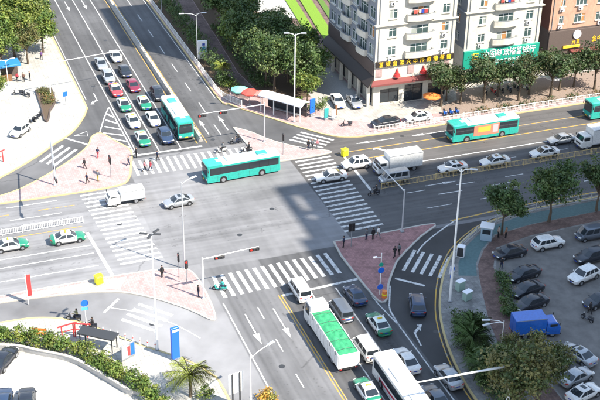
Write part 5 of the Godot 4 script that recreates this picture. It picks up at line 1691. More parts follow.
# ------------------------------------------------------------------ people
func nets(bones: Array, cell: float, k: float) -> ArrayMesh:   # tapered capsules joined smoothly, meshed as surface nets
	var lo := Vector3.ONE * 99
	var hi := -lo
	for b in bones:
		var r := maxf(b[2], b[3])
		lo = lo.min(b[0] - Vector3.ONE * r).min(b[1] - Vector3.ONE * r)
		hi = hi.max(b[0] + Vector3.ONE * r).max(b[1] + Vector3.ONE * r)
	lo -= Vector3.ONE * cell * 2
	hi += Vector3.ONE * cell * 2
	var n := Vector3i(((hi - lo) / cell).ceil()) + Vector3i.ONE
	var F := PackedFloat32Array()
	F.resize(n.x * n.y * n.z)
	F.fill(1.0)
	for b in bones:
		var a: Vector3 = b[0]
		var ab: Vector3 = b[1] - a
		var l2 := maxf(ab.length_squared(), 1e-8)
		var r := maxf(b[2], b[3]) + cell * 2.5
		var i0 := Vector3i(((a.min(b[1]) - Vector3.ONE * r - lo) / cell).floor()).clamp(Vector3i.ZERO, n - Vector3i.ONE)
		var i1 := Vector3i(((a.max(b[1]) + Vector3.ONE * r - lo) / cell).ceil()).clamp(Vector3i.ZERO, n - Vector3i.ONE)
		for z in range(i0.z, i1.z + 1):
			for y in range(i0.y, i1.y + 1):
				for x in range(i0.x, i1.x + 1):
					var p := lo + Vector3(x, y, z) * cell
					var t := clampf((p - a).dot(ab) / l2, 0, 1)
					var d := p.distance_to(a + ab * t) - lerpf(b[2], b[3], t)
					var q := (z * n.y + y) * n.x + x
					var f := F[q]
					var h := maxf(k - absf(f - d), 0.0) / k
					F[q] = minf(f, d) - h * h * k * .25
	var V := PackedVector3Array()
	var N := PackedVector3Array()
	var I := PackedInt32Array()
	var id := {}
	var off := [0, 1, n.x, n.x + 1, n.x * n.y, n.x * n.y + 1, n.x * n.y + n.x, n.x * n.y + n.x + 1]
	for z in n.z - 1:
		for y in n.y - 1:
			for x in n.x - 1:
				var q := (z * n.y + y) * n.x + x
				var c := 0
				for e in 8:
					if F[q + off[e]] < 0:
						c += 1
				if c == 0 or c == 8:
					continue
				var s := Vector3.ZERO
				var m := 0
				for e in [[0, 1], [2, 3], [4, 5], [6, 7], [0, 2], [1, 3], [4, 6], [5, 7], [0, 4], [1, 5], [2, 6], [3, 7]]:
					var fa := F[q + off[e[0]]]
					var fb := F[q + off[e[1]]]
					if (fa < 0) != (fb < 0):
						var t := fa / (fa - fb)
						var A := Vector3(e[0] & 1, (e[0] >> 1) & 1, e[0] >> 2)
						var B := Vector3(e[1] & 1, (e[1] >> 1) & 1, e[1] >> 2)
						s += A.lerp(B, t)
						m += 1
				id[q] = V.size()
				V.append(lo + (Vector3(x, y, z) + s / m) * cell)
				N.append(Vector3(F[q + 1] - F[q] + F[q + off[7]] - F[q + off[6]], F[q + off[2]] - F[q] + F[q + off[7]] - F[q + off[5]], F[q + off[4]] - F[q] + F[q + off[7]] - F[q + off[3]]).normalized())
	var st := [1, n.x, n.x * n.y]
	for q in id:
		for ax in 3:
			var u: int = st[(ax + 1) % 3]
			var w: int = st[(ax + 2) % 3]
			var fa := F[q] < 0
			if fa == (F[q + st[ax]] < 0):
				continue
			if not (id.has(q - u) and id.has(q - w) and id.has(q - u - w)):
				continue
			var a: int = id[q]
			var b: int = id[q - u]
			var c: int = id[q - u - w]
			var d: int = id[q - w]
			if fa:
				I.append_array([a, c, b, a, d, c])
			else:
				I.append_array([a, b, c, a, c, d])
	var arr := []
	arr.resize(Mesh.ARRAY_MAX)
	arr[Mesh.ARRAY_VERTEX] = V
	arr[Mesh.ARRAY_NORMAL] = N
	arr[Mesh.ARRAY_INDEX] = I
	var mesh := ArrayMesh.new()
	mesh.add_surface_from_arrays(Mesh.PRIMITIVE_TRIANGLES, arr)
	return mesh

func person_kit(pose: String) -> Array:
	if cache.has("person_" + pose):
		return cache["person_" + pose]
	var hip := .9
	var lean := 0.0
	var legs := [[0.0, 0.0], [0.0, 0.0]]      # thigh and shin swing forward, radians
	var arms := [[.05, .15], [.05, .15]]
	if pose == "walk":
		legs = [[.42, .1], [-.3, -.62]]
		arms = [[-.35, -.1], [.4, .7]]
		hip = .87
		lean = .05
	elif pose == "stride":
		legs = [[-.34, -.6], [.38, .12]]
		arms = [[.36, .6], [-.3, -.05]]
		hip = .87
		lean = .06
	elif pose == "ride":
		legs = [[1.25, -.1], [1.25, -.1]]
		arms = [[.85, 1.2], [.85, 1.2]]
		hip = .86
		lean = .1
	var f := func(o: Vector3, L: float, a: float, out := 0.0) -> Vector3:
		return o + Vector3(out, -cos(a) * L, -sin(a) * L)
	var sp := func(y: float) -> Vector3: return Vector3(0, hip + y, -sin(lean) * y)
	var body := []
	var shirt := []
	var trousers := []
	var shoes := []
	body.append([sp.call(.02), sp.call(.2), .125, .115])
	body.append([sp.call(.2), sp.call(.42), .12, .135])
	body.append([sp.call(.4) + Vector3(-.11, 0, 0), sp.call(.4) + Vector3(.11, 0, 0), .085, .085])
	body.append([sp.call(.48), sp.call(.62), .055, .05])
	var hc: Vector3 = sp.call(.7)
	body.append([hc + Vector3(0, -.03, -.01), hc + Vector3(0, .03, .015), .085, .095])
	body.append([hc + Vector3(0, -.06, -.06), hc + Vector3(0, -.01, -.085), .03, .02])
	for s in [-1, 1]:
		body.append([hc + Vector3(s * .085, -.02, .01), hc + Vector3(s * .095, .02, .01), .018, .018])
	shirt.append([sp.call(.06), sp.call(.2), .15, .14])
	shirt.append([sp.call(.2), sp.call(.44), .14, .145])
	shirt.append([sp.call(.42) + Vector3(-.12, 0, 0), sp.call(.42) + Vector3(.12, 0, 0), .1, .1])
	trousers.append([sp.call(.0) + Vector3(-.05, 0, 0), sp.call(.0) + Vector3(.05, 0, 0), .14, .14])
	var fingers := MB.new()
	for i in 2:
		var s := -1.0 if i == 0 else 1.0
		var sh: Vector3 = sp.call(.45) + Vector3(s * .17, 0, 0)
		var elb: Vector3 = f.call(sh, .28, arms[i][0], s * .05)
		var wr: Vector3 = f.call(elb, .25, arms[i][1], s * .01)
		var hd: Vector3 = f.call(wr, .08, arms[i][1] + .1)
		body.append([sh, elb, .05, .042])
		body.append([elb, wr, .04, .028])
		body.append([wr, hd, .03, .034])
		for q in 4:
			var a0 := hd + Vector3(0, 0, (q - 1.5) * .018)
			var L := [.06, .075, .07, .055][q] as float
			var m: Vector3 = f.call(a0, L * .55, arms[i][1] + .15)
			fingers.pipe([a0, m, f.call(m, L * .45, arms[i][1] + .6)], .0095, .0075, 5)
		fingers.pipe([wr.lerp(hd, .4) + Vector3(0, 0, -.025), hd + Vector3(-s * .01, .0, -.05), hd + Vector3(-s * .012, -.03, -.056)], .0105, .008, 5)
		shirt.append([sh, elb, .066, .058])
		if pose != "walk":
			shirt.append([elb, wr.lerp(elb, .1), .056, .045])
		var hj := Vector3(s * .09, hip - .03, 0)
		var kn: Vector3 = f.call(hj, .42, legs[i][0], s * .005 if pose != "ride" else s * .05)
		var an: Vector3 = f.call(kn, .4, legs[i][1])
		body.append([hj, kn, .08, .055])
		body.append([kn, an, .052, .035])
		body.append([an + Vector3(0, -.03, .03), an + Vector3(0, -.045, -.13), .035, .03])
		trousers.append([hj, kn, .095, .07])
		trousers.append([kn, an + Vector3(0, .03, 0), .068, .058])
		shoes.append([an + Vector3(0, -.035, .035), an + Vector3(0, -.045, -.15), .045, .038])
	var hair := [[hc + Vector3(0, .045, .02), hc + Vector3(0, .05, .03), .1, .1], [hc + Vector3(0, -.02, .055), hc + Vector3(0, .04, .05), .065, .08]]
	var bm := nets(body, .026, .035)
	var st := SurfaceTool.new()
	st.append_from(bm, 0, Transform3D())
	st.append_from(fingers.done(), 0, Transform3D())
	var K := [st.commit(), nets(shirt, .03, .04), nets(trousers, .03, .04), nets(hair, .024, .02), nets(shoes, .024, .02)]
	cache["person_" + pose] = K
	return K

func person(label: String, x: float, z: float, yaw: float, pose: String, top: Color, legs: Color, y := .125, s := 1.0):
	var o := thing("person", label, "person", Vector3(x, y, z), yaw)
	o.scale = Vector3.ONE * s
	var K := person_kit(pose)
	part("body", K[0], M.skin, o)
	part("shirt", K[1], plain("cloth_%s" % top.to_html(), top.r, top.g, top.b, .85), o)
	part("trousers", K[2], plain("cloth_%s" % legs.to_html(), legs.r, legs.g, legs.b, .85), o)
	part("hair", K[3], M.hair, o)
	part("shoes", K[4], M.shoe, o)

func people():
	var bk := Color(.015, .015, .018)
	var nv := Color(.02, .03, .07)
	var wh := Color(.65, .65, .63)
	var rd := Color(.4, .04, .06)
	var pk := Color(.55, .2, .22)
	var gy := Color(.13, .14, .15)
	var yl := Color(.6, .45, .05)
	var tl := Color(.03, .28, .27)
	# north-west island and crosswalk
	person("person in black standing in the middle of the north-west island", -26.95, -19.0, 60, "stride", bk, bk)
	person("person in dark clothes alone near the island's northern point", -24.4, -22.0, -40, "walk", nv, rd)
	person("person in black near the western crosswalk, beside one in yellow", -27.5, -14.3, 100, "walk", nv, bk)
	person("person in yellow trousers at the kerb of the north-west island", -25.9, -14.5, -90, "stand", gy, yl)
	person("person in grey at the west end of the northern crosswalk", -20.6, -18.0, -90, "walk", gy, nv, .01)
	person("person in black stepping off behind the green taxi", -18.9, -20.3, -90, "stand", bk, bk, .01)
	person("person in red top, first of a pair on the northern crosswalk", -18.75, -15.6, -90, "walk", pk, bk, .01)
	person("person in red top, second of a pair on the northern crosswalk", -17.9, -15.4, -90, "stride", rd, nv, .01)
	person("person in navy walking alone before the navy estate car", -16.1, -18.4, 90, "walk", nv, bk, .01)
	# north-east island group
	person("person in black, first of three at the eastern crosswalk's north end", 6.6, -14.5, 180, "stand", bk, nv)
	person("person in grey, middle of three at the eastern crosswalk's north end", 7.3, -14.6, 180, "stride", gy, bk)
	person("person in pink, last of three at the eastern crosswalk's north end", 8.0, -14.3, 180, "stand", pk, gy)
	# south-west island
	person("person in black standing in the middle of the south-west island", -23.4, 13.7, 180, "stand", bk, bk)
	person("person in black at the foot of the south-west signal mast", -20.3, 19.5, -90, "stand", bk, nv)
	# south-east island
	person("person in dark clothes at the south-east island's western corner", .95, 14.2, 60, "stand", nv, bk)
	person("person in grey blue facing the eastern crosswalk", 4.6, 13.3, 20, "stand", gy, nv)
	person("person in black facing the eastern crosswalk beside one in white", 5.5, 13.5, 0, "stand", bk, bk)
	person("person in white facing the eastern crosswalk", 6.3, 13.4, 10, "walk", wh, gy)
	person("person in black near the slip lane side of the red island", 6.3, 18.7, -60, "walk", bk, bk)
	person("person in grey next to one in black by the slip lane crossing", 7.1, 18.3, -60, "stand", gy, bk)
	# plaza
	person("person in purple walking beside the grove's edge", -26.2, -63.8, 180, "walk", Color(.12, .06, .2), bk)
	person("person in black beside the kiosk", -29.6, -54.8, -90, "stand", bk, bk)
	person("person in brown under the kiosk roof edge", -30.7, -54.6, 180, "stand", Color(.14, .08, .06), bk)
	person("person in dark red at the kiosk counter", -31.7, -55.0, 0, "stand", rd, bk)
	# car park
	person("person in dark clothes walking behind the black parked car", 18.2, 25.6, 150, "walk", bk, nv, .14)
	person("person in black pushing off beside the scooter in the car park", 23.4, 38.2, 0, "walk", bk, bk, .14)
	person("person with pale top walking on the brown path near the tree", 21.6, 18.5, 90, "stand", Color(.4, .3, .25), bk, .14)
	person("person in brown beside the tree trunk at the railing", 22.5, 18.9, 30, "stand", Color(.25, .13, .08), bk, .14)
	# riders and their machines
	var rid := [[-6.3, -18.0, 100, 0.0, gy, bk, "white", "riding west on the northern crosswalk"], [-2.6, -16.7, 95, 0.0, bk, bk, "dark", "nearest the island on the northern crosswalk"], [-3.2, -20.2, 80, 0.0, bk, nv, "dark", "behind the northern crosswalk under the signals"], [-17.4, 18.8, 60, 0.0, tl, nv, "teal", "at the southern crosswalk's west end"],
		[10.5, 2.0, 90, 0.0, bk, bk, "dark", "beside the median fence's end"], [-35.6, 19.6, 60, .13, Color(.2, .2, .1), bk, "dark", "near the blue round sign"], [-34.2, 22.0, 70, .13, bk, bk, "dark", "between the red gates and the kerb"]]
	for q in rid:
		var m: Material = M.paint_white if q[6] == "white" else (M.paint_bus_teal if q[6] == "teal" else M.paint_dark)
		scooter("%s scooter %s" % [q[6], q[7]], q[0], q[1], q[2], m, q[3], "scooters with riders")
		var d := Vector2(0, .42).rotated(-deg_to_rad(q[2]))
		person("person sitting on the %s scooter %s" % [q[6], q[7]], q[0] + d.x, q[1] + d.y, q[2], "ride", q[4], q[5], q[3] - .0)
	scooter("black scooter standing in the car park's open middle", 22.3, 39.4, 20, M.paint_dark, .138)
	for i in 3:
		scooter("%s of three blue scooters parked at the street tree by the fence" % ["first", "second", "third"][i], 32.2 + i * 1.1, -19.4, 170, M.paint_blue, .13, "blue scooters by the fence")
	for i in 6:
		scooter("%s scooter in the row parked before the green signed block" % ["first", "second", "third", "fourth", "fifth", "last"][i], 42.6 + i * 1.5, -25.2 + .2 * (i % 2), 175 + 8 * (i % 3), [M.paint_dark, M.paint_red, M.paint_dark, M.paint_navy, M.paint_dark, M.paint_silver][i], .1405, "scooters before the green signed block")
	scooter("dark scooter parked at the forecourt's corner", 15.4, -20.6, 80, M.paint_dark, .136)

# ------------------------------------------------------------------ street furniture
func signal_head(parent: Node, at: Vector3, yaw: float, flat := true):
	if not cache.has("sig"):
		var v := [MB.new().bev(Vector3.ZERO, Vector3(1.3, .44, .22), .05).done(), MB.new().bev(Vector3.ZERO, Vector3(.42, 1.2, .22), .05).done()]
		cache.sig = v
		cache.lens = MB.new().cyl(Vector3(0, 0, .08), Vector3(0, 0, .13), .14, .14, 14).done()
	var h := part("signal_head", cache.sig[0 if flat else 1], M.signal_black, parent, Transform3D(Basis(Vector3.UP, deg_to_rad(yaw)), at))
	for i in 3:
		var off := Vector3((i - 1) * .4, 0, 0) if flat else Vector3(0, (1 - i) * .37, 0)
		part("lens", cache.lens, [M.signal_red, M.trim, M.trim][i], h, Transform3D(Basis(), off))

func mast(label: String, base: Vector3, h: float, tip: Vector3, heads: Array, head_yaw: float, m: Material, r := .13):
	var o := thing("traffic_signal_mast", label, "traffic light", base)
	var t := tip - base
	part("pole", MB.new().cyl(Vector3.ZERO, Vector3(0, h + .25, 0), r, r * .75, 12).done(), m, o)
	part("base_plate", MB.new().bev(Vector3(0, .06, 0), Vector3(.5, .12, .5), .02).done(), M.grey_metal, o)
	part("arm", MB.new().cyl(Vector3(0, h, 0), Vector3(t.x, h + .25, t.z), r * .7, r * .38, 10).done(), m, o)
	for q in heads:
		signal_head(o, Vector3(t.x * q, h + .25 * q - .3, t.z * q), head_yaw)

func lamp(label: String, base: Vector3, h: float, arms: Array, m: Material, r := .1, dark_heads := false):
	var o := thing("street_lamp", label, "street lamp", base)
	part("pole", MB.new().cyl(Vector3.ZERO, Vector3(0, h, 0), r, r * .55, 10).done(), m, o)
	part("base_plate", MB.new().bev(Vector3(0, .08, 0), Vector3(.42, .16, .42), .03).done(), M.grey_metal, o)
	for a in arms:
		var d := Vector3(a[0], 0, a[1])
		var ar := part("arm", MB.new().pipe([Vector3(0, h - .35, 0), Vector3(0, h, 0) + d * .35, Vector3(0, h + .15, 0) + d], .055, .04, 7).done(), m, o)
		var u := d.normalized()
		part("lamp_head", MB.new().bev(Vector3(0, h + .15, 0) + d + u * .35, Vector3(.9, .14, .34), .05, Basis(u, Vector3.UP, u.cross(Vector3.UP))).done(), M.dark_metal if dark_heads else M.galvanised, ar)

func pedestrian_signal(label: String, x: float, z: float, yaw: float, double := false):
	var o := thing("pedestrian_signal", label, "traffic light", Vector3(x, .12, z), yaw, "pedestrian signals")
	part("pole", MB.new().cyl(Vector3.ZERO, Vector3(0, 2.9, 0), .06, .05, 9).done(), M.grey_metal, o)
	for s in ([-.24, .24] if double else [0.0]):
		signal_head(o, Vector3(s, 2.9, .0), 180 if double else 0, false)

func round_sign(parent: Node, at: Vector3, yaw: float, m: Material, r := .4):
	part("round_sign", MB.new().cyl(Vector3(0, 0, -.02), Vector3(0, 0, .02), r, r, 20).done(), m, parent, Transform3D(Basis(Vector3.UP, deg_to_rad(yaw)), at))

func street_furniture():
	mast("black based signal mast with arm over the western road", Vector3(-32, .12, -15.1), 7.4, Vector3(-33.4, 0, -2.2), [.7, .97], -90, M.galvanised, .16)
	mast("white mast with long thin arm over the north road queue", Vector3(-27.35, .13, -46.9), 5.9, Vector3(-14.4, 0, -48.4), [], 0, M.white_paint, .1)
	mast("signal mast on the north-east island with two heads over the north road", Vector3(1.15, .12, -19.4), 6.3, Vector3(-9.3, 0, -18.4), [.65, .97], 0, M.galvanised, .13)
	mast("signal mast on the south-west island with two heads over the south road", Vector3(-19.8, .12, 20), 5.6, Vector3(-12.6, 0, 19.7), [.3, .92], 0, M.white_paint, .12)
	mast("signal mast on the red island with arm over the eastern road", Vector3(10.0, .12, 12.9), 6.2, Vector3(9.6, 0, 4.6), [.95], 90, M.galvanised, .12)
	mast("thick white mast with long arm over the slip lane at the bottom", Vector3(4.6, .13, 51.8), 6.4, Vector3(-6.2, 0, 51.5), [], 0, M.white_paint, .2)
	lamp("tall white lamp with crossbar beside the white canopy", Vector3(7.9, .13, -24.6), 15.0, [[-.9, -.3], [.9, .3]], M.white_paint, .13)
	lamp("tall grey lamp at the south-west island's northern corner", Vector3(-20.2, .12, 12.6), 12.4, [[1.4, -.5]], M.galvanised, .12)
	lamp("very tall white lamp with four dark heads beside the blue pillar", Vector3(-27.7, .13, 28.6), 15.2, [[-.45, -.25], [-.1, .15], [.25, .1], [.4, -.3]], M.white_paint, .15, true)
	lamp("very tall white lamp beside the slip lane carrying blue signs", Vector3(8.5, .13, 30.4), 18.2, [[-1.0, -.6], [.9, .5]], M.white_paint, .16)
	lamp("white lamp with two arms behind the blue truck", Vector3(8.0, .13, 43.9), 6.1, [[-2.0, .2], [-1.6, -.5]], M.white_paint, .08)
	lamp("white lamp at the bottom beside the road sign back", Vector3(-20.9, .13, 42.3), 7.0, [[2.4, -1.2]], M.white_paint, .1)
	lamp("grey lamp on the park side beside the white billboard", Vector3(-.2, .13, -53.2), 9.4, [[-2.2, -.4], [1.0, .2]], M.galvanised, .09)
	lamp("grey lamp on the park side farther up the north road", Vector3(-.1, .13, -80), 9.4, [[-2.2, -.4]], M.galvanised, .09)
	lamp("white lamp by the kiosk on the plaza", Vector3(-33.4, .13, -53.8), 4.6, [[-.8, .1], [.8, -.1]], M.white_paint, .07)
	pedestrian_signal("double headed pedestrian signal on the north-west island", -23.9, -15.0, 90, true)
	pedestrian_signal("pedestrian signal on the north-east island at the crosswalk", 2.4, -14.2, 90)
	pedestrian_signal("pedestrian signal on the south-west island nearest its mast", -20.9, 16.3, 0)
	pedestrian_signal("pedestrian signal on the south-west island nearer the tall grey lamp", -21.4, 14.4, -90)
	pedestrian_signal("double headed pedestrian signal on the red island", 2.0, 14.3, 0, true)
	# boards and pillars
	var o := thing("pillar_sign", "bright blue pillar sign beside the south-west slip lane", "sign", Vector3(-26.15, .13, 30.9), 12)
	part("panel", MB.new().bev(Vector3(0, 2.2, 0), Vector3(.95, 4.2, .36), .03).done(), M.sign_blue, o)
	part("foot", MB.new().box(Vector3(0, .05, 0), Vector3(1.2, .1, .6)).done(), M.grey_metal, o)
	part("top_band", MB.new().box(Vector3(0, 3.9, .19), Vector3(.8, .3, .02)).done(), M.canvas_white, o)
	o = thing("billboard", "white upright billboard with blue picture beside the park railing", "billboard", Vector3(1.0, .13, -54), -8)
	part("panel", MB.new().bev(Vector3(0, 2.3, 0), Vector3(1.7, 3.4, .25), .03).done(), M.canvas_white, o)
	part("picture", MB.new().box(Vector3(.2, 3.3, .135), Vector3(.5, .45, .02)).done(), M.plate_blue, o)
	part("picture", MB.new().box(Vector3(.05, 2.2, .135), Vector3(1.1, .55, .02)).box(Vector3(.2, 2.7, .136), Vector3(.6, .35, .02)).done(), plain("poster_cyan", .1, .42, .6, .5), o)
	for s in [-.6, .6]:
		part("leg", MB.new().box(Vector3(s, .3, 0), Vector3(.14, .62, .14)).done(), M.grey_metal, o)
	o = thing("road_sign", "back of a white road sign with two dark posts at the bottom", "sign", Vector3(-22.3, .13, 41.6), 8)
	part("panel", MB.new().bev(Vector3(0, 3.4, 0), Vector3(1.7, 2.6, .08), .03).done(), M.white_paint, o)
	for s in [-.42, .42]:
		part("post", MB.new().box(Vector3(s, 2.35, .1), Vector3(.14, 4.7, .12)).done(), M.dark_metal, o)
	# signs on the red island's tip
	o = thing("sign_post", "white sign post with green and blue round signs on the red island", "sign", Vector3(.95, .12, 26.2))
	part("pole", MB.new().cyl(Vector3.ZERO, Vector3(0, 6.0, 0), .07, .05, 9).done(), M.white_paint, o)
	round_sign(o, Vector3(0, 3.6, .1), 0, M.sign_blue, .42)
	round_sign(o, Vector3(0, 1.2, .1), 0, M.sign_blue, .4)
	round_sign(o, Vector3(-.02, 4.4, .08), 0, M.sign_green, .3)
	part("bracket", MB.new().pipe([Vector3(0, 5.4, 0), Vector3(-.8, 5.7, .2)], .04, .03, 6).done(), M.white_paint, o)
	part("camera_box", MB.new().bev(Vector3(-.95, 5.75, .25), Vector3(.5, .2, .2), .03).done(), M.canvas_white, o)
	o = thing("crash_drum", "orange barrel at the foot of the round signs on the red island", "barrel", Vector3(1.3, .12, 26.9))
	part("drum", MB.new().cyl(Vector3.ZERO, Vector3(0, .9, 0), .34, .3, 14).done(), M.orange, o)
	part("band", MB.new().cyl(Vector3(0, .35, 0), Vector3(0, .55, 0), .335, .325, 14).done(), M.bright_yellow, o)
	o = thing("sign_post", "white and blue plates on a post at the bicycle path corner", "sign", Vector3(9.6, .13, 28.2), 20)
	part("pole", MB.new().cyl(Vector3.ZERO, Vector3(0, 3.8, 0), .06, .05, 9).done(), M.white_paint, o)
	part("plate", MB.new().bev(Vector3(0, 3.2, .08), Vector3(.9, 1.1, .05), .02).done(), M.canvas_white, o)
	round_sign(o, Vector3(.05, 3.15, .12), 0, M.sign_blue, .36)
	part("plate", MB.new().bev(Vector3(0, 2.2, .08), Vector3(.5, .5, .05), .02).done(), M.sign_blue, o)
	# cabinets and booth at the bicycle path
	for q in [[10.9, 28.4, 1.3, "pale green street cabinet nearest the sign plates"], [10.7, 30.7, 1.2, "pale green street cabinet beside the slip lane shrubs"]]:
		o = thing("street_cabinet", q[3], "cabinet", Vector3(q[0], .13, q[1]), 20)
		part("body", MB.new().bev(Vector3(0, .65, 0), Vector3(1.1, q[2], .7), .03).done(), plain("cabinet_green", .3, .42, .36, .6), o)
		part("door", MB.new().box(Vector3(0, .65, .36), Vector3(.9, 1.0, .02)).done(), plain("cabinet_green", .3, .42, .36, .6), o)
		part("top", MB.new().bev(Vector3(0, q[2] + .03, 0), Vector3(1.2, .08, .8), .02).done(), M.canvas_white, o)
	o = thing("guard_booth", "small pale blue booth behind the corner railing", "booth", Vector3(19.9, .13, 18.3), -35)
	part("body", MB.new().bev(Vector3(0, 1.0, 0), Vector3(1.5, 2.0, 1.3), .04).done(), plain("booth_blue", .3, .4, .47, .5), o)
	part("roof", MB.new().bev(Vector3(0, 2.08, 0), Vector3(1.8, .16, 1.6), .04).done(), M.canvas_white, o)
	part("window", MB.new().box(Vector3(0, 1.4, .655), Vector3(1.1, .7, .02)).done(), M.glass, o)
	o = thing("utility_box", "white box with dark side at the end of the corner railing", "cabinet", Vector3(14.6, .13, 21.2), -40)
	part("body", MB.new().bev(Vector3(0, .8, 0), Vector3(1.0, 1.6, .8), .04).done(), M.canvas_white, o)
	part("door", MB.new().box(Vector3(0, .8, .41), Vector3(.8, 1.3, .02)).done(), M.dark_metal, o)
	# kiosk
	o = thing("kiosk", "kiosk with flat blue roof under the plaza trees", "kiosk", Vector3(-34.6, .13, -56.2), 4)
	part("roof", MB.new().bev(Vector3(0, 3.0, 0), Vector3(7.4, .35, 3.0), .05).done(), plain("kiosk_blue", .03, .2, .42, .5), o)
	part("back_wall", MB.new().box(Vector3(0, 1.4, -1.3), Vector3(7.0, 2.8, .15)).done(), M.wall_brown, o)
	part("counter", MB.new().bev(Vector3(-.5, .5, .4), Vector3(5.2, 1.0, .7), .03).done(), M.hatch_wood, o)
	for s in [-3.4, 0.0, 3.4]:
		part("post", MB.new().box(Vector3(s, 1.42, 1.3), Vector3(.14, 2.82, .14)).done(), M.white_paint, o)
	# white canopy stop and stalls at the north-east corner
	o = thing("bus_shelter", "white roofed stop canopy at the north-east corner", "shelter", Vector3(7.2, .13, -27.8), -53)
	part("roof", MB.new().loft([[Vector3(-4.2, 2.75, -1.3), Vector3(4.2, 2.75, -1.3), Vector3(4.2, 2.9, -1.3), Vector3(-4.2, 2.9, -1.3)], [Vector3(-4.2, 3.15, 0), Vector3(4.2, 3.15, 0), Vector3(4.2, 3.3, 0), Vector3(-4.2, 3.3, 0)], [Vector3(-4.2, 2.75, 1.3), Vector3(4.2, 2.75, 1.3), Vector3(4.2, 2.9, 1.3), Vector3(-4.2, 2.9, 1.3)]], -1).done(), M.canvas_white, o)
	part("back_panel", MB.new().box(Vector3(0, 1.3, -1.1), Vector3(7.6, 2.2, .08)).done(), M.glass, o)
	part("bench", MB.new().bev(Vector3(0, .45, -.6), Vector3(5.5, .08, .45), .02).box(Vector3(-2, .2, -.6), Vector3(.1, .42, .4)).box(Vector3(2, .2, -.6), Vector3(.1, .42, .4)).done(), M.grey_metal, o)
	for s in [-3.8, -1.3, 1.3, 3.8]:
		part("post", MB.new().box(Vector3(s, 1.4, .95), Vector3(.12, 2.85, .12)).done(), M.white_paint, o)
	var um := [[3.2, -33.4, M.umbrella_red, "red parasol behind the corner railing"], [5.0, -32.0, plain("umbrella_orange", .62, .25, .2, .7), "orange red parasol beside the white canopy"], [2.0, -35.0, M.canvas_green, "pale green parasol at the railing's end"], [54.6, -23.4, M.canvas_white, "white parasol under the street trees before the peach block"], [31.2, -22.6, M.orange, "orange parasol before the restaurant"]]
	for q in um:
		o = thing("parasol", q[3], "parasol", Vector3(q[0], .13, q[1]))
		var c := MB.new()
		for i in 8:
			var a0 := TAU * i / 8.0
			var a1 := TAU * (i + 1) / 8.0
			c.otri(Vector3(0, 2.9, 0), Vector3(cos(a0) * 1.5, 2.3, sin(a0) * 1.5), Vector3(cos(a1) * 1.5, 2.3, sin(a1) * 1.5), Vector3(0, 2, 0))
			c.oquad(Vector3(cos(a0) * 1.5, 2.3, sin(a0) * 1.5), Vector3(cos(a1) * 1.5, 2.3, sin(a1) * 1.5), Vector3(cos(a1) * 1.5, 2.1, sin(a1) * 1.5), Vector3(cos(a0) * 1.5, 2.1, sin(a0) * 1.5), Vector3(0, 2.2, 0))
		part("canopy", c.done(), q[2], o)
		part("pole", MB.new().cyl(Vector3.ZERO, Vector3(0, 2.9, 0), .04, .03, 8).done(), M.grey_metal, o)
		part("base", MB.new().cyl(Vector3.ZERO, Vector3(0, .12, 0), .35, .3, 12).done(), M.concrete, o)
	for q in [[11.5, -25.9, M.sign_blue, 1.0, 3.0, "blue upright board beside the corner bushes"], [13.1, -23.8, M.stop_teal, .8, 1.9, "green upright board on the corner pavement"], [14.2, -23.4, M.canvas_white, .7, 1.7, "white upright board beside the green one"], [14.9, -24.0, M.hatch_wood, .4, 2.2, "brown upright board at the forecourt edge"]]:
		o = thing("notice_board", q[5], "sign", Vector3(q[0], .136, q[1]), 15)
		part("panel", MB.new().bev(Vector3(0, q[4] * .55 + .15, 0), Vector3(q[3], q[4] * .85, .15), .02).done(), q[2], o)
		part("foot", MB.new().bev(Vector3(0, .1, 0), Vector3(q[3] * .8, .3, .3), .02).done(), M.grey_metal, o)
	# yellow boxes
	for q in [[11.2, -11.0, 0.0, "yellow box at the tip of the bus lane lines"], [-31.2, 12.6, .12, "bright yellow bin on the kerb of the western road"]]:
		o = thing("yellow_bin", q[3], "bin", Vector3(q[0], q[2], q[1]), 15)
		part("body", MB.new().bev(Vector3(0, .55, 0), Vector3(.95, 1.1, .8), .1).done(), M.bright_yellow, o)
		part("lid", MB.new().bev(Vector3(0, 1.14, 0), Vector3(1.02, .12, .88), .04).done(), M.bright_yellow, o)
	# south-west pavement pieces
	o = thing("banner_post", "tall narrow red banner beside the western road", "banner", Vector3(-40.2, .13, 14.4), 0)
	part("post", MB.new().cyl(Vector3.ZERO, Vector3(0, 4.2, 0), .06, .05, 8).done(), M.white_paint, o)
	part("banner", MB.new().bev(Vector3(.3, 2.6, 0), Vector3(.55, 3.0, .08), .02).done(), M.sign_red, o)
	o = thing("sign_post", "blue round sign on a white post near the scooters", "sign", Vector3(-34.4, .13, 20.9))
	part("pole", MB.new().cyl(Vector3.ZERO, Vector3(0, 3.4, 0), .06, .05, 9).done(), M.white_paint, o)
	round_sign(o, Vector3(0, 3.0, .08), 0, M.sign_blue, .45)
	part("plate", MB.new().box(Vector3(0, 2.25, .08), Vector3(.8, .4, .03)).done(), plain("poster_cyan", .1, .42, .6, .5), o)
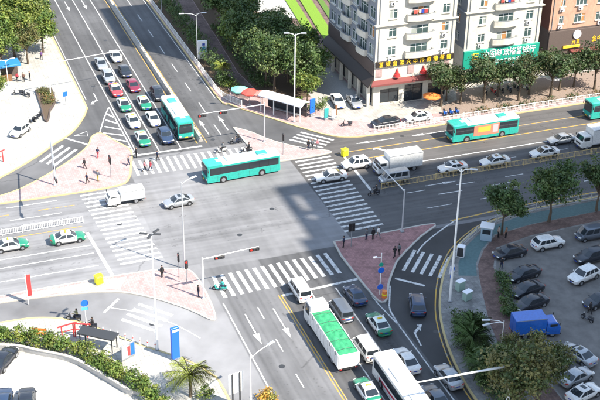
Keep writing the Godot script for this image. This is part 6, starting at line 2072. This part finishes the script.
	for q in [[-36.9, 23.0, 10, "red gate frame nearest the hedge's bright part"], [-35.4, 23.3, -25, "red gate frame beside the dark canopy"], [-38.6, -24.6, 35, "red gate frame on the plaza west of the slip lane"]]:
		o = thing("gate_frame", q[3], "gate", Vector3(q[0], .13, q[1]), q[2])
		for s in [-.7, .7]:
			part("post", MB.new().box(Vector3(s, .95, 0), Vector3(.13, 1.9, .13)).done(), M.sign_red, o)
		part("bar", MB.new().box(Vector3(0, 1.84, 0), Vector3(2.3, .13, .14)).done(), M.sign_red, o)
		part("bar", MB.new().box(Vector3(0, 1.0, 0), Vector3(1.27, .08, .1)).done(), M.sign_red, o)
	o = thing("entrance_canopy", "dark flat canopy behind the hedge beside the red gates", "canopy", Vector3(-33.9, .13, 25.9), -38)
	part("roof", MB.new().bev(Vector3(0, 1.9, 0), Vector3(4.6, .18, 1.6), .04).done(), M.dark_metal, o)
	for s in [-2.0, 2.0]:
		for t in [-.6, .6]:
			part("post", MB.new().box(Vector3(s, .92, t), Vector3(.1, 1.86, .1)).done(), M.dark_metal, o)
	o = thing("poster_stand", "poster stand with red and blue print behind the hedge", "sign", Vector3(-31.2, .13, 29.2), 25)
	part("frame", MB.new().bev(Vector3(0, 1.1, 0), Vector3(1.9, 2.0, .16), .03).done(), M.grey_metal, o)
	part("poster", MB.new().box(Vector3(-.4, 1.15, .09), Vector3(.9, 1.6, .02)).done(), M.canvas_white, o)
	part("poster", MB.new().box(Vector3(.05, 1.1, .1), Vector3(.4, 1.3, .02)).done(), M.sign_red, o)
	part("poster", MB.new().box(Vector3(.6, 1.15, .09), Vector3(.5, 1.6, .02)).done(), M.sign_blue, o)
	o = thing("street_bench", "orange and dark bench against the hedge", "bench", Vector3(-40.0, .13, 21.6), -25)
	part("seat", MB.new().bev(Vector3(0, .45, 0), Vector3(1.7, .08, .45), .02).done(), M.orange, o)
	part("backrest", MB.new().bev(Vector3(0, .8, -.22), Vector3(1.7, .4, .06), .02).done(), M.orange, o)
	for s in [-.7, .7]:
		part("leg", MB.new().box(Vector3(s, .21, 0), Vector3(.08, .42, .4)).done(), M.dark_metal, o)
	for q in [[-30.0, -29.6, "first small bin by the plaza kerb"]]:
		o = thing("sign_post", "blue square parking sign on the pale plaza beside the planting bed", "sign", Vector3(-25.6, .13, -42.6), 10)
		part("pole", MB.new().cyl(Vector3.ZERO, Vector3(0, 2.3, 0), .05, .05, 8).done(), M.grey_metal, o)
		part("plate", MB.new().bev(Vector3(0, 2.0, .05), Vector3(.75, .85, .05), .02).done(), M.sign_blue, o)
